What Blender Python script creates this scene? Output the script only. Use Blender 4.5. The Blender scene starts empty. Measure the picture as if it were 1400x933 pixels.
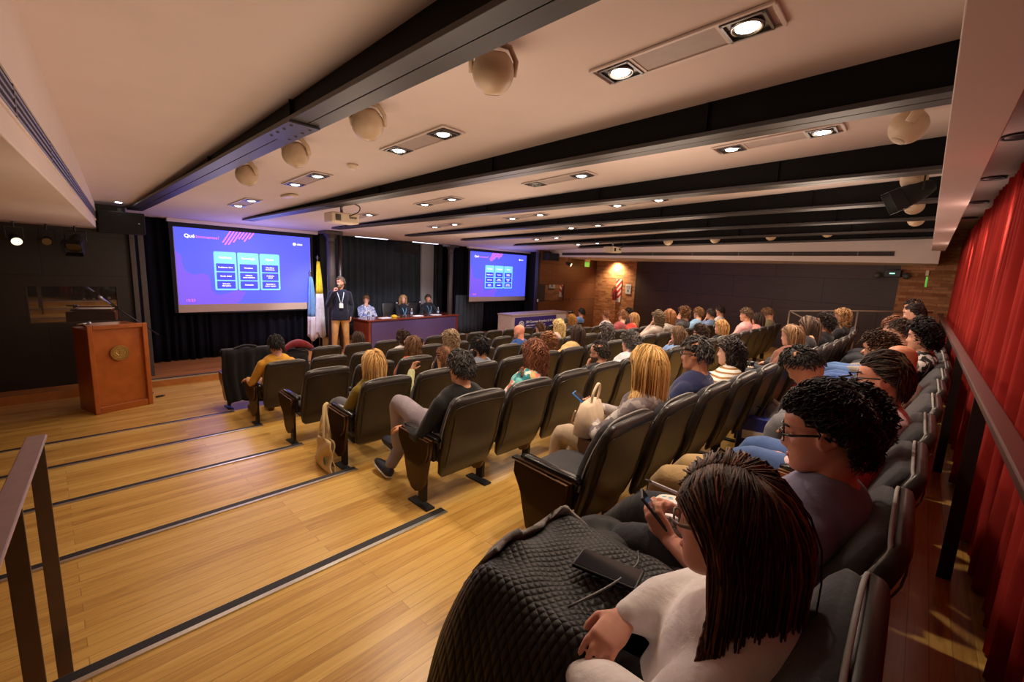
import bpy, bmesh, math, random
import numpy as np
from mathutils import Vector, Matrix, Euler

random.seed(7)
RNG = np.random.default_rng(11)
SC = bpy.context.scene
COL = SC.collection
PI = math.pi


# ------------------------------------------------------------------ object helpers
def link(o, parent=None):
    COL.objects.link(o)
    if parent is not None:
        o.parent = parent
    return o


def tag(o, label=None, cat=None, group=None, kind=None):
    if label: o['label'] = label
    if cat: o['category'] = cat
    if group: o['group'] = group
    if kind: o['kind'] = kind
    return o


def empty(name, loc=(0, 0, 0), rz=0.0, label=None, cat=None, group=None):
    o = bpy.data.objects.new(name, None)
    o.empty_display_size = 0.1
    o.location = loc
    o.rotation_euler = (0, 0, rz)
    link(o)
    return tag(o, label, cat, group)


def from_mesh(name, me, mat=None, parent=None, smooth=True):
    if mat is not None:
        me.materials.clear()
        me.materials.append(mat)
    if smooth:
        me.shade_smooth()
    o = bpy.data.objects.new(name, me)
    return link(o, parent)


def copy_tree(o, parent=None):
    c = o.copy()
    COL.objects.link(c)
    if parent is not None:
        c.parent = parent
    for ch in list(o.children):
        copy_tree(ch, c)
    return c


def rotm(rx=0, ry=0, rz=0):
    return np.array(Euler((rx, ry, rz)).to_matrix())


class MB:
    """collects closed shapes and links them as one mesh object"""
    def __init__(self):
        self.v, self.f, self.n, self.mi, self.cur = [], [], 0, [], 0

    def add(self, v, f):
        v = np.asarray(v, float)
        self.v.append(v)
        b = self.n
        for q in f:
            self.f.append([i + b for i in q])
            self.mi.append(self.cur)
        self.n += len(v)
        return self

    def box(self, c, s, rz=0.0, R=None, taper=None):
        x, y, z = s[0] / 2, s[1] / 2, s[2] / 2
        v = np.array([(-x, -y, -z), (x, -y, -z), (x, y, -z), (-x, y, -z), (-x, -y, z), (x, -y, z), (x, y, z), (-x, y, z)])
        if taper:
            v[4:, :2] *= taper
        if R is None: R = rotm(0, 0, rz)
        v = v @ R.T + np.array(c)
        return self.add(v, [(0, 3, 2, 1), (4, 5, 6, 7), (0, 1, 5, 4), (1, 2, 6, 5), (2, 3, 7, 6), (3, 0, 4, 7)])

    def hexa(self, p):
        """eight corners: bottom four counter-clockwise then top four"""
        return self.add(p, [(0, 3, 2, 1), (4, 5, 6, 7), (0, 1, 5, 4), (1, 2, 6, 5), (2, 3, 7, 6), (3, 0, 4, 7)])

    def prism(self, poly, d, o=(0, 0, 0), ux=(1, 0, 0), uy=(0, 1, 0)):
        """flat polygon in the plane ux/uy at o pushed by the vector d"""
        o, ux, uy, d = map(lambda a: np.array(a, float), (o, ux, uy, d))
        a = np.array([o + p[0] * ux + p[1] * uy for p in poly])
        n = len(a)
        return self.add(np.vstack([a, a + d]), [tuple(range(n))[::-1], tuple(range(n, 2 * n))] + [(i, (i + 1) % n, n + (i + 1) % n, n + i) for i in range(n)])

    def tube(self, path, r, n=8, rb=None, ex=2.0, up=(0, 0, 1), cap=True, rot=0.0):
        v, f = tube_vf(path, r, n, rb, ex, up, cap, rot)
        return self.add(v, f)

    def cyl(self, a, b, r0, r1=None, n=16):
        return self.tube([a, b], [r0, r0 if r1 is None else r1], n)

    def ball(self, c, r, nu=16, nv=10, R=None):
        r = np.array(r if np.ndim(r) else (r, r, r), float)
        v = [(0, 0, -1)]
        for j in range(1, nv):
            t = -PI / 2 + PI * j / nv
            for i in range(nu):
                a = 2 * PI * i / nu
                v.append((math.cos(t) * math.cos(a), math.cos(t) * math.sin(a), math.sin(t)))
        v.append((0, 0, 1))
        f = []
        for i in range(nu):
            f.append((0, 1 + (i + 1) % nu, 1 + i))
            for j in range(nv - 2):
                a, b = 1 + j * nu + i, 1 + j * nu + (i + 1) % nu
                f.append((a, b, b + nu, a + nu))
            k = 1 + (nv - 2) * nu
            f.append((k + i, k + (i + 1) % nu, len(v) - 1))
        v = np.array(v) * r
        if R is not None: v = v @ R.T
        return self.add(v + np.array(c), f)

    def lathe(self, prof, c=(0, 0, 0), n=20):
        """profile of (radius, height) turned about the z axis"""
        v, f = [], []
        for r, z in prof:
            for i in range(n):
                a = 2 * PI * i / n
                v.append((c[0] + r * math.cos(a), c[1] + r * math.sin(a), c[2] + z))
        for j in range(len(prof) - 1):
            for i in range(n):
                a, b = j * n + i, j * n + (i + 1) % n
                f.append((a, b, b + n, a + n))
        f.append(tuple(range(n))[::-1])
        f.append(tuple(range((len(prof) - 1) * n, len(prof) * n)))
        return self.add(v, f)

    def sheet(self, P, t=None, flip=False):
        """grid of points P[i][j] as a closed slab of thickness t"""
        P = np.asarray(P, float)
        a, b = P.shape[:2]
        N = np.cross(np.gradient(P, axis=0), np.gradient(P, axis=1))
        N /= np.linalg.norm(N, axis=2, keepdims=True) + 1e-12
        if flip: N = -N
        t = t or 0.004
        Q = P - N * t
        v = np.vstack([P.reshape(-1, 3), Q.reshape(-1, 3)])
        m = a * b
        f = []
        for i in range(a - 1):
            for j in range(b - 1):
                q = (i * b + j, (i + 1) * b + j, (i + 1) * b + j + 1, i * b + j + 1)
                if flip: q = q[::-1]
                f.append(q)
                f.append(tuple(m + k for k in q[::-1]))
        edge = [i * b for i in range(a)] + [(a - 1) * b + j for j in range(1, b)] + [i * b + b - 1 for i in range(a - 2, -1, -1)] + [j for j in range(b - 2, 0, -1)]
        for i in range(len(edge)):
            p, q = edge[i], edge[(i + 1) % len(edge)]
            f.append((q, p, m + p, m + q) if not flip else (p, q, m + q, m + p))
        return self.add(v, f)

    def data(self, name):
        me = bpy.data.meshes.new(name)
        me.from_pydata(np.vstack(self.v).tolist(), [], self.f)
        if any(self.mi):
            me.polygons.foreach_set('material_index', self.mi)
        me.update()
        if len(self.f) < 30000:
            b = bmesh.new(); b.from_mesh(me)
            bmesh.ops.recalc_face_normals(b, faces=b.faces)
            b.to_mesh(me); b.free()
        return me

    def build(self, name, mat, parent=None, smooth=False, bevel=0, seg=2, sub=0):
        me = self.data(name)
        mats = mat if isinstance(mat, (list, tuple)) else [mat]
        for m in mats: me.materials.append(m)
        if smooth: me.shade_smooth()
        o = bpy.data.objects.new(name, me)
        link(o, parent)
        if bevel:
            md = o.modifiers.new('bevel', 'BEVEL')
            md.width, md.segments, md.limit_method, md.angle_limit = bevel, seg, 'ANGLE', math.radians(40)
            md.harden_normals = False
        if sub:
            md = o.modifiers.new('sub', 'SUBSURF')
            md.levels = md.render_levels = sub
        return o


def tube_vf(path, r, n=8, rb=None, ex=2.0, up=(0, 0, 1), cap=True, rot=0.0):
    """closed loft along path; r, rb half-sizes across (side, up); ex superellipse exponent"""
    P = np.asarray(path, float)
    m = len(P)
    r = np.broadcast_to(np.asarray(r, float), (m,))
    rb = r if rb is None else np.broadcast_to(np.asarray(rb, float), (m,))
    T = np.gradient(P, axis=0) if m > 2 else np.array([P[1] - P[0]] * 2)
    T /= np.linalg.norm(T, axis=1, keepdims=True) + 1e-12
    u = np.array(up, float)
    if abs(T[0] @ u) > 0.95 * np.linalg.norm(u):
        u = np.array((0, 1.0, 0)) if abs(T[0][1]) < 0.9 else np.array((1.0, 0, 0))
    a = np.arange(n) * 2 * PI / n + rot
    ca, sa = np.cos(a), np.sin(a)
    ca = np.sign(ca) * np.abs(ca) ** (2 / ex)
    sa = np.sign(sa) * np.abs(sa) ** (2 / ex)
    V = []
    for i in range(m):
        s = np.cross(T[i], u)
        s /= np.linalg.norm(s) + 1e-12
        w = np.cross(s, T[i])
        u = w
        V.append(P[i] + np.outer(ca * r[i], s) + np.outer(sa * rb[i], w))
    v = np.vstack(V)
    f = []
    for i in range(m - 1):
        for j in range(n):
            k = (j + 1) % n
            f.append((i * n + j, i * n + k, (i + 1) * n + k, (i + 1) * n + j))
    if cap:
        f.append(tuple(range(n))[::-1])
        f.append(tuple(range((m - 1) * n, m * n)))
    return v, f


def capsule_path(pts, r, rb=None, k=4):
    """adds rounded ends to a tube path"""
    P = [np.array(p, float) for p in pts]
    r = list(np.broadcast_to(np.asarray(r, float), (len(P),)))
    rb = r if rb is None else list(np.broadcast_to(np.asarray(rb, float), (len(P),)))
    d0 = P[0] - P[1]; d0 /= np.linalg.norm(d0) + 1e-9
    d1 = P[-1] - P[-2]; d1 /= np.linalg.norm(d1) + 1e-9
    m0, m1 = min(r[0], rb[0]), min(r[-1], rb[-1])
    A, ra, ba, B, rr, bb = [], [], [], [], [], []
    for i in range(k):
        t = (i + 0.6) / k * PI / 2
        A.append(P[0] + d0 * m0 * math.cos(t)); ra.append(r[0] * math.sin(t)); ba.append(rb[0] * math.sin(t))
        B.append(P[-1] + d1 * m1 * math.cos(t)); rr.append(r[-1] * math.sin(t)); bb.append(rb[-1] * math.sin(t))
    return A + P + B[::-1], ra + r + rr[::-1], ba + rb + bb[::-1]


def smooth_path(pts, k=6):
    """Catmull-Rom through the points"""
    P = np.asarray(pts, float)
    Q = np.vstack([2 * P[0] - P[1], P, 2 * P[-1] - P[-2]])
    out = []
    for i in range(1, len(Q) - 2):
        for j in range(k):
            t = j / k
            out.append(0.5 * (2 * Q[i] + (Q[i + 1] - Q[i - 1]) * t + (2 * Q[i - 1] - 5 * Q[i] + 4 * Q[i + 1] - Q[i + 2]) * t * t + (-Q[i - 1] + 3 * Q[i] - 3 * Q[i + 1] + Q[i + 2]) * t ** 3))
    out.append(P[-1])
    return np.array(out)


def lerp_table(tab, x):
    t = np.asarray(tab, float)
    return [np.interp(x, t[:, 0], t[:, j]) for j in range(1, t.shape[1])]


def fuse(mb, voxel, smooth=3, factor=0.5, name='fused'):
    """overlapping closed shapes to one continuous surface"""
    me = mb.data(name)
    o = bpy.data.objects.new(name, me)
    COL.objects.link(o)
    m = o.modifiers.new('r', 'REMESH')
    m.mode, m.voxel_size, m.use_smooth_shade = 'VOXEL', voxel, True
    if smooth:
        s = o.modifiers.new('s', 'SMOOTH')
        s.factor, s.iterations = factor, smooth
    dg = bpy.context.evaluated_depsgraph_get()
    out = bpy.data.meshes.new_from_object(o.evaluated_get(dg), depsgraph=dg)
    bpy.data.objects.remove(o)
    bpy.data.meshes.remove(me)
    out.name = name
    return out


# ------------------------------------------------------------------ materials
def lin(c):
    """sRGB 0-255 to linear"""
    c = [x / 255 for x in c]
    return tuple(x / 12.92 if x <= 0.04045 else ((x + 0.055) / 1.055) ** 2.4 for x in c) + (1.0,)


class NT:
    def __init__(self, name):
        self.m = bpy.data.materials.new(name)
        self.m.use_nodes = True
        self.t = self.m.node_tree
        self.bsdf = self.t.nodes['Principled BSDF']

    def n(self, typ, **kw):
        nd = self.t.nodes.new('ShaderNode' + typ)
        for k, v in kw.items():
            if k in nd.inputs.keys() if isinstance(k, str) else False:
                nd.inputs[k].default_value = v
            elif hasattr(nd, k):
                setattr(nd, k, v)
            else:
                nd.inputs[k.replace('_', ' ')].default_value = v
        return nd

    def l(self, a, b):
        self.t.links.new(a, b)

    def set(self, **kw):
        for k, v in kw.items():
            self.bsdf.inputs[k.replace('_', ' ')].default_value = v
        return self

    def bump(self, height, strength=0.2, dist=0.01):
        b = self.n('Bump')
        b.inputs['Strength'].default_value = strength
        b.inputs['Distance'].default_value = dist
        self.l(height, b.inputs['Height'])
        self.l(b.outputs[0], self.bsdf.inputs['Normal'])
        return b

    def coord(self, kind='Object', scale=(1, 1, 1), rot=(0, 0, 0)):
        c = self.n('TexCoord')
        mp = self.n('Mapping')
        mp.inputs['Scale'].default_value = scale
        mp.inputs['Rotation'].default_value = rot
        self.l(c.outputs[kind], mp.inputs['Vector'])
        return mp.outputs[0]

    def noise(self, vec, scale=5, detail=3, rough=0.5, dist=0.0):
        x = self.n('TexNoise')
        x.inputs['Scale'].default_value = scale
        x.inputs['Detail'].default_value = detail
        x.inputs['Roughness'].default_value = rough
        x.inputs['Distortion'].default_value = dist
        if vec is not None: self.l(vec, x.inputs['Vector'])
        return x.outputs['Fac']

    def ramp(self, fac, stops, interp='LINEAR'):
        r = self.n('ValToRGB')
        r.color_ramp.interpolation = interp
        e = r.color_ramp.elements
        while len(e) < len(stops): e.new(0.5)
        for i, (p, c) in enumerate(stops):
            e[i].position, e[i].color = p, c
        self.l(fac, r.inputs['Fac'])
        return r.outputs['Color']

    def mix(self, fac, a, b, blend='MIX'):
        x = self.n('Mix', data_type='RGBA', blend_type=blend)
        for s, q in ((x.inputs[0], fac), (x.inputs[6], a), (x.inputs[7], b)):
            if isinstance(q, (float, int)): s.default_value = q
            elif isinstance(q, tuple): s.default_value = q
            else: self.l(q, s)
        return x.outputs[2]

    def math(self, op, a, b=0.0):
        x = self.n('Math', operation=op)
        for s, q in ((x.inputs[0], a), (x.inputs[1], b)):
            if isinstance(q, (float, int)): s.default_value = q
            else: self.l(q, s)
        return x.outputs[0]

    def color(self, out):
        self.l(out, self.bsdf.inputs['Base Color'])
        return self


def dark(c, k):
    return tuple(x * k for x in c[:3]) + (1.0,)


_MC = {}


def plain(name, rgb, rough=0.5, metal=0.0, var=0.12, vs=14.0, bump=0.0, bs=60.0, spec=0.5, coat=0.0, emit=None, es=1.0):
    """a painted / plastic / metal surface with a slight mottle"""
    key = (name, rgb, rough)
    if key in _MC: return _MC[key]
    t = NT(name)
    c = lin(rgb)
    t.set(Roughness=rough, Metallic=metal, Specular_IOR_Level=spec)
    if coat: t.set(Coat_Weight=coat, Coat_Roughness=0.1)
    v = t.coord()
    t.color(t.ramp(t.noise(v, vs, 3), [(0.3, dark(c, 1 - var)), (0.7, dark(c, 1 + var))]))
    if bump: t.bump(t.noise(v, bs, 2), bump, 0.004)
    if emit:
        t.bsdf.inputs['Emission Color'].default_value = lin(emit)
        t.bsdf.inputs['Emission Strength'].default_value = es
    _MC[key] = t.m
    return t.m


def emitter(name, rgb, s):
    t = NT(name)
    t.set(Roughness=0.4)
    t.bsdf.inputs['Base Color'].default_value = lin(rgb)
    t.bsdf.inputs['Emission Color'].default_value = lin(rgb)
    t.bsdf.inputs['Emission Strength'].default_value = s
    return t.m


def cloth(name, rgb, rough=0.85, weave=420, var=0.15):
    key = ('cloth', name, rgb)
    if key in _MC: return _MC[key]
    t = NT(name)
    c = lin(rgb)
    t.set(Roughness=rough, Specular_IOR_Level=0.25, Sheen_Weight=0.15)
    v = t.coord()
    col = t.ramp(t.noise(v, 7, 4), [(0.3, dark(c, 1 - var)), (0.7, dark(c, 1 + var))])
    t.color(col)
    a = t.noise(v, 13, 3, 0.6, 0.4)
    b = t.noise(v, weave, 1)
    t.bump(t.math('ADD', a, t.math('MULTIPLY', b, 0.08)), 0.35, 0.02)
    _MC[key] = t.m
    return t.m


def skin(rgb, name='skin'):
    key = ('skin', rgb)
    if key in _MC: return _MC[key]
    t = NT(name)
    c = lin(rgb)
    t.set(Roughness=0.48, Specular_IOR_Level=0.4, Subsurface_Weight=0.12, Subsurface_Scale=0.01)
    t.bsdf.inputs['Subsurface Radius'].default_value = (1.0, 0.35, 0.2)
    v = t.coord()
    t.color(t.ramp(t.noise(v, 22, 4), [(0.25, (c[0] * 0.92, c[1] * 0.82, c[2] * 0.8, 1)), (0.75, (c[0] * 1.05, c[1] * 1.06, c[2] * 1.05, 1))]))
    t.bump(t.noise(v, 240, 2), 0.06, 0.002)
    _MC[key] = t.m
    return t.m


def hairmat(rgb, hi=None, rough=0.52):
    key = ('hair', rgb, hi)
    if key in _MC: return _MC[key]
    t = NT('hair')
    c = lin(rgb)
    h = lin(hi) if hi else dark(c, 1.7)
    t.set(Roughness=rough, Specular_IOR_Level=0.3)
    g = t.n('NewGeometry')
    v = t.coord(scale=(1, 1, 0.25))
    n = t.noise(v, 160, 2)
    f = t.math('ADD', t.math('MULTIPLY', g.outputs['Random Per Island'], 0.65), t.math('MULTIPLY', n, 0.4))
    t.color(t.ramp(f, [(0.12, dark(c, 0.35)), (0.55, c), (0.95, h)]))
    t.bump(n, 0.5, 0.004)
    _MC[key] = t.m
    return t.m


def wood(name, c0, c1, c2, axis=0, board=0.085, length=1.4, rough=0.35, knots=True, gap=0.25, coat=0.0):
    """boards running along the object's x (axis 0), y (1) or z (2) direction"""
    t = NT(name)
    rot = {0: (0, 0, 0), 1: (0, 0, PI / 2), 2: (0, PI / 2, 0), 3: (PI / 2, 0, 0)}[axis]
    v = t.coord(rot=rot)
    br = t.n('TexBrick')
    br.offset, br.squash = 0.37, 1.0
    br.inputs['Scale'].default_value = 1.0
    br.inputs['Brick Width'].default_value = length
    br.inputs['Row Height'].default_value = board
    br.inputs['Mortar Size'].default_value = 0.0018
    br.inputs['Mortar Smooth'].default_value = 0.2
    br.inputs['Bias'].default_value = 0.0
    br.inputs['Color1'].default_value = (0, 0, 0, 1)
    br.inputs['Color2'].default_value = (1, 1, 1, 1)
    br.inputs['Mortar'].default_value = (0.5, 0.5, 0.5, 1)
    t.l(v, br.inputs['Vector'])
    mp = t.n('Mapping')
    mp.inputs['Scale'].default_value = (1.0, 14.0, 1.0)
    t.l(v, mp.inputs['Vector'])
    off = t.n('VectorMath', operation='MULTIPLY_ADD')
    t.l(br.outputs['Color'], off.inputs[0])
    off.inputs[1].default_value = (7, 3, 5)
    t.l(mp.outputs[0], off.inputs[2])
    grain = t.noise(off.outputs[0], 3.2, 6, 0.62, 1.1)
    f = t.math('ADD', t.math('MULTIPLY', br.outputs['Color'], 0.34), t.math('MULTIPLY', grain, 0.80))
    col = t.ramp(f, [(0.2, lin(c0)), (0.55, lin(c1)), (0.95, lin(c2))])
    if knots:
        k = t.n('TexVoronoi')
        k.inputs['Scale'].default_value = 1.0
        mk = t.n('Mapping')
        mk.inputs['Scale'].default_value = (1.1, 4.6, 1)
        t.l(v, mk.inputs['Vector'])
        t.l(mk.outputs[0], k.inputs['Vector'])
        kn = t.ramp(k.outputs['Distance'], [(0.03, (1, 1, 1, 1)), (0.11, (0, 0, 0, 1))])
        col = t.mix(t.math('MULTIPLY', kn, 0.62), col, dark(lin(c0), 0.35))
    col = t.mix(t.math('MULTIPLY', br.outputs['Fac'], gap), col, dark(lin(c0), 0.25))
    t.color(col)
    t.set(Roughness=rough, Specular_IOR_Level=0.5)
    if coat: t.set(Coat_Weight=coat, Coat_Roughness=0.2)
    h = t.math('SUBTRACT', t.math('MULTIPLY', grain, 0.25), br.outputs['Fac'])
    t.bump(h, 0.12, 0.004)
    return t.m
# ------------------------------------------------------------------ shared materials
M_FLOOR = wood('oak_boards', (154, 106, 47), (200, 156, 79), (226, 190, 112), 0, 0.072, 1.7, 0.30, True, 0.5)
M_STAGE = wood('stage_boards', (140, 84, 42), (182, 118, 62), (206, 146, 88), 0, 0.085, 1.7, 0.34, True, 0.30)
M_WHITE = plain('ceiling_paint', (214, 198, 190), 0.85, var=0.02, vs=3, bump=0.05, bs=240)
M_BEAM = plain('black_steel', (10, 9, 9), 0.7, 0.0, 0.2, 8, 0.12, 60, 0.2)
M_FLANGE = plain('dark_grey_steel', (52, 48, 48), 0.45, 0.0, 0.12, 9, 0.1, 70)
M_BLACK = plain('black_plastic', (18, 18, 19), 0.4, var=0.15)
M_MATTE = plain('matte_black', (14, 13, 14), 0.8, var=0.15)
M_STEEL = plain('brushed_steel', (150, 148, 146), 0.28, 1.0, 0.08, 40)
M_CREAM = plain('cream_plastic', (222, 204, 176), 0.45, var=0.03)
M_DARKWOOD = wood('dark_panel_wood', (34, 20, 15), (52, 32, 24), (66, 42, 31), 0, 0.06, 3.0, 0.5, False, 0.1)
M_RIGHTWOOD = wood('brown_panel_wood', (70, 42, 26), (96, 60, 38), (116, 76, 48), 0, 0.06, 3.0, 0.45, False, 0.1)
M_CHERRY = wood('cherry_veneer', (146, 76, 30), (178, 98, 42), (200, 122, 60), 2, 0.30, 2.4, 0.3, False, 0.0, 0.3)
M_TABLEWOOD = wood('mahogany_veneer', (84, 34, 22), (112, 48, 32), (136, 62, 42), 0, 0.3, 2.4, 0.16, False, 0.0, 0.6)


def brick_mat():
    t = NT('rough_brick')
    v = t.coord()
    sw = t.n('CombineXYZ'); sp = t.n('SeparateXYZ')
    t.l(v, sp.inputs[0])
    t.l(sp.outputs[0], sw.inputs[0]); t.l(sp.outputs[2], sw.inputs[1])
    wob = t.n('TexNoise'); wob.inputs['Scale'].default_value = 4
    t.l(v, wob.inputs['Vector'])
    ad = t.n('VectorMath', operation='MULTIPLY_ADD')
    t.l(wob.outputs['Color'], ad.inputs[0]); ad.inputs[1].default_value = (0.03, 0.03, 0); t.l(sw.outputs[0], ad.inputs[2])
    b = t.n('TexBrick')
    b.inputs['Scale'].default_value = 1
    b.inputs['Brick Width'].default_value = 0.26
    b.inputs['Row Height'].default_value = 0.068
    b.inputs['Mortar Size'].default_value = 0.007
    b.inputs['Mortar Smooth'].default_value = 0.5
    b.inputs['Color1'].default_value = lin((156, 96, 60)); b.inputs['Color2'].default_value = lin((212, 154, 108)); b.inputs['Mortar'].default_value = lin((168, 136, 104))
    t.l(ad.outputs[0], b.inputs['Vector'])
    n = t.noise(v, 26, 4)
    c = t.mix(t.math('MULTIPLY', n, 0.45), b.outputs['Color'], lin((110, 66, 44)))
    t.color(c).set(Roughness=0.9, Specular_IOR_Level=0.2)
    t.bump(t.math('SUBTRACT', n, t.math('MULTIPLY', b.outputs['Fac'], 0.9)), 0.8, 0.02)
    return t.m


def panel_mat(name, c0, c1, c2, bw, bh, rough=0.5):
    """horizontally grained wall panels with dark joints, in the x-z plane"""
    t = NT(name)
    v = t.coord()
    sp = t.n('SeparateXYZ'); t.l(v, sp.inputs[0])
    cb = t.n('CombineXYZ'); t.l(sp.outputs[0], cb.inputs[0]); t.l(sp.outputs[2], cb.inputs[1])
    b = t.n('TexBrick'); b.offset = 0.5
    b.inputs['Scale'].default_value = 1
    b.inputs['Brick Width'].default_value = bw; b.inputs['Row Height'].default_value = bh
    b.inputs['Mortar Size'].default_value = 0.008; b.inputs['Mortar Smooth'].default_value = 0.1
    b.inputs['Color1'].default_value = (0.25, 0.25, 0.25, 1); b.inputs['Color2'].default_value = (0.75, 0.75, 0.75, 1)
    t.l(cb.outputs[0], b.inputs['Vector'])
    mp = t.n('Mapping'); mp.inputs['Scale'].default_value = (1.2, 1, 30)
    t.l(v, mp.inputs['Vector'])
    g = t.noise(mp.outputs[0], 2.0, 5, 0.6, 0.6)
    f = t.math('ADD', t.math('MULTIPLY', g, 0.8), t.math('MULTIPLY', b.outputs['Color'], 0.2))
    col = t.ramp(f, [(0.25, lin(c0)), (0.5, lin(c1)), (0.8, lin(c2))])
    col = t.mix(b.outputs['Fac'], col, dark(lin(c0), 0.3))
    t.color(col).set(Roughness=rough)
    t.bump(t.math('SUBTRACT', t.math('MULTIPLY', g, 0.3), b.outputs['Fac']), 0.3, 0.01)
    return t.m


M_BRICK = brick_mat()
M_PANEL = panel_mat('dark_wall_panels', (40, 26, 20), (58, 38, 29), (74, 50, 38), 2.4, 0.62)
M_BOOTH = panel_mat('left_booth_panels', (22, 14, 11), (32, 21, 16), (42, 28, 21), 3.6, 0.64)
M_BOOTHR = panel_mat('right_booth_panels', (72, 42, 27), (98, 60, 39), (120, 76, 50), 3.2, 0.66)


def curtain_mat(name, rgb, rough=0.9):
    t = NT(name)
    c = lin(rgb)
    v = t.coord()
    t.color(t.ramp(t.noise(v, 3, 4), [(0.3, dark(c, 0.86)), (0.7, dark(c, 1.12))]))
    t.set(Roughness=rough, Specular_IOR_Level=0.1, Sheen_Weight=0.08, Sheen_Roughness=0.6)
    t.bsdf.inputs['Sheen Tint'].default_value = c
    t.bump(t.noise(v, 320, 2), 0.25, 0.003)
    return t.m


M_REDCURT = curtain_mat('red_velvet', (168, 50, 44))
M_BLKCURT = curtain_mat('black_velvet', (19, 20, 30))
M_GRYCURT = curtain_mat('charcoal_velvet', (62, 68, 74))


def glass_dark():
    t = NT('booth_glass')
    t.set(Roughness=0.02, Metallic=0.9)
    t.bsdf.inputs['Base Color'].default_value = (0.30, 0.27, 0.26, 1)
    return t.m


M_GLASS = glass_dark()

# ------------------------------------------------------------------ floor with its shallow steps
TZ = [0.815, 0.680, 0.544, 0.408, 0.272, 0.136, 0.0]
NY = [1.05, 2.20, 3.43, 4.58, 5.81, 7.03]
YST, ZST = 9.67, 0.136
prof = [(-0.85, -0.3), (YST + 0.1, -0.3), (YST + 0.1, 0.0)]
for k in range(5, -1, -1):
    prof += [(NY[k], TZ[k + 1]), (NY[k], TZ[k])]
prof += [(-0.85, TZ[0])]
mb = MB().prism(prof, (20.4, 0, 0), (-3.4, 0, 0), (0, 1, 0), (0, 0, 1))
tag(mb.build('floor', M_FLOOR), kind='structure')
mb = MB().box((6.8, (YST + 13.4) / 2, (ZST - 0.3) / 2), (20.4, 13.4 - YST, ZST + 0.3))
tag(mb.build('floor_stage', M_STAGE, bevel=0.004), kind='structure')
M_STRIP = plain('black_rubber', (24, 24, 27), 0.6, var=0.1)
M_ALU = plain('aluminium_edge', (206, 202, 196), 0.3, 0.9, 0.05)
for i, y in enumerate(NY + [YST]):
    z = (TZ + [0])[i] if i < 6 else ZST
    s = -1 if i < 6 else 1
    x0, x1 = (-3.3, 1.73) if i < 6 else (1.15, 13.2)
    mb = MB()
    mb.box(((x0 + x1) / 2, y + s * 0.026, z + 0.003), (x1 - x0, 0.052, 0.006))
    mb.cur = 1
    mb.box(((x0 + x1) / 2, y + s * 0.064, z + 0.004), (x1 - x0, 0.024, 0.008))
    mb.box(((x0 + x1) / 2, y - s * 0.002, z - 0.012), (x1 - x0, 0.006, 0.03))
    o = mb.build('trim_%d' % (i + 1), [M_STRIP, M_ALU])
    tag(o, kind='structure')

# ------------------------------------------------------------------ walls
def structure(mb, name, mat, **kw):
    return tag(mb.build(name, mat, **kw), kind='structure')


structure(MB().box((6.8, -0.9, 1.9), (20.4, 0.1, 4.4)), 'wall_back', M_MATTE)
structure(MB().box((6.8, 13.4, 1.7), (20.4, 0.12, 3.7)), 'wall_front', M_MATTE)
structure(MB().box((-3.4, 5, 1.7), (0.12, 12, 4)), 'wall_left', M_BOOTH)


def booth(name, x0, x1, wx0, wx1, wz0, wz1, top, mat):
    y0, y1 = 10.05, 10.17
    mb = MB()
    for a, b, c, d in ((x0, wx0, 0, top), (wx1, x1, 0, top), (wx0, wx1, 0, wz0), (wx0, wx1, wz1, top)):
        if b - a > 0.01:
            mb.box(((a + b) / 2, (y0 + y1) / 2, (c + d) / 2), (b - a, y1 - y0, d - c))
    structure(mb, name, mat)


booth('wall_booth_left', -3.35, 1.06, -0.20, 0.87, 1.15, 1.77, 3.1, M_BOOTH)
booth('wall_booth_right', 12.0, 15.9, 12.12, 13.62, 1.27, 1.91, 3.1, M_BOOTHR)
# return walls of the two side booths and their dim interiors
structure(MB().box((1.0, 10.75, 1.55), (0.1, 1.15, 3.1)), 'wall_booth_left_return', M_MATTE)
structure(MB().box((12.85, 10.75, 1.55), (0.1, 1.15, 3.1)), 'wall_booth_right_return', M_MATTE)
for n, (x0, x1, z0, z1) in enumerate(((-0.20, 0.87, 1.15, 1.77), (12.12, 13.62, 1.27, 1.91))):
    w = empty('window_%d' % (n + 1), ((x0 + x1) / 2, 10.08, (z0 + z1) / 2))
    tag(w, kind='structure')
    fr = MB()
    hw, hh = (x1 - x0) / 2, (z1 - z0) / 2
    for c, s in (((0, 0, hh - 0.012), (2 * hw, 0.06, 0.024)), ((0, 0, -hh + 0.012), (2 * hw, 0.06, 0.024)), ((-hw + 0.012, 0, 0), (0.024, 0.06, 2 * hh - 0.05)), ((hw - 0.012, 0, 0), (0.024, 0.06, 2 * hh - 0.05))):
        fr.box(c, s)
    fr.build('window_frame', plain('window_frame_brown', (46, 31, 24), 0.5), w, bevel=0.003)
    MB().box((0, 0.0, 0), (2 * hw - 0.05, 0.008, 2 * hh - 0.05)).build('window_pane', M_GLASS, w)

# the splayed right wall: brick, dark panels, brick
RA, RB_ = np.array((12.66, -0.75)), np.array((15.76, 10.05))
RD = (RB_ - RA) / np.linalg.norm(RB_ - RA)
RL = np.linalg.norm(RB_ - RA)
RROT = math.atan2(RD[1], RD[0])


def right_wall(name, y0, y1, mat, off=0.0):
    t0, t1 = (y0 - RA[1]) / RD[1], (y1 - RA[1]) / RD[1]
    c = RA + RD * (t0 + t1) / 2
    mb = MB().box((0, -0.1 - off / 2, 1.75), (t1 - t0, 0.2 - off, 3.6))
    o = structure(mb, name, mat)
    o.location = (c[0], c[1], 0)
    o.rotation_euler = (0, 0, RROT)
    return o


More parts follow.
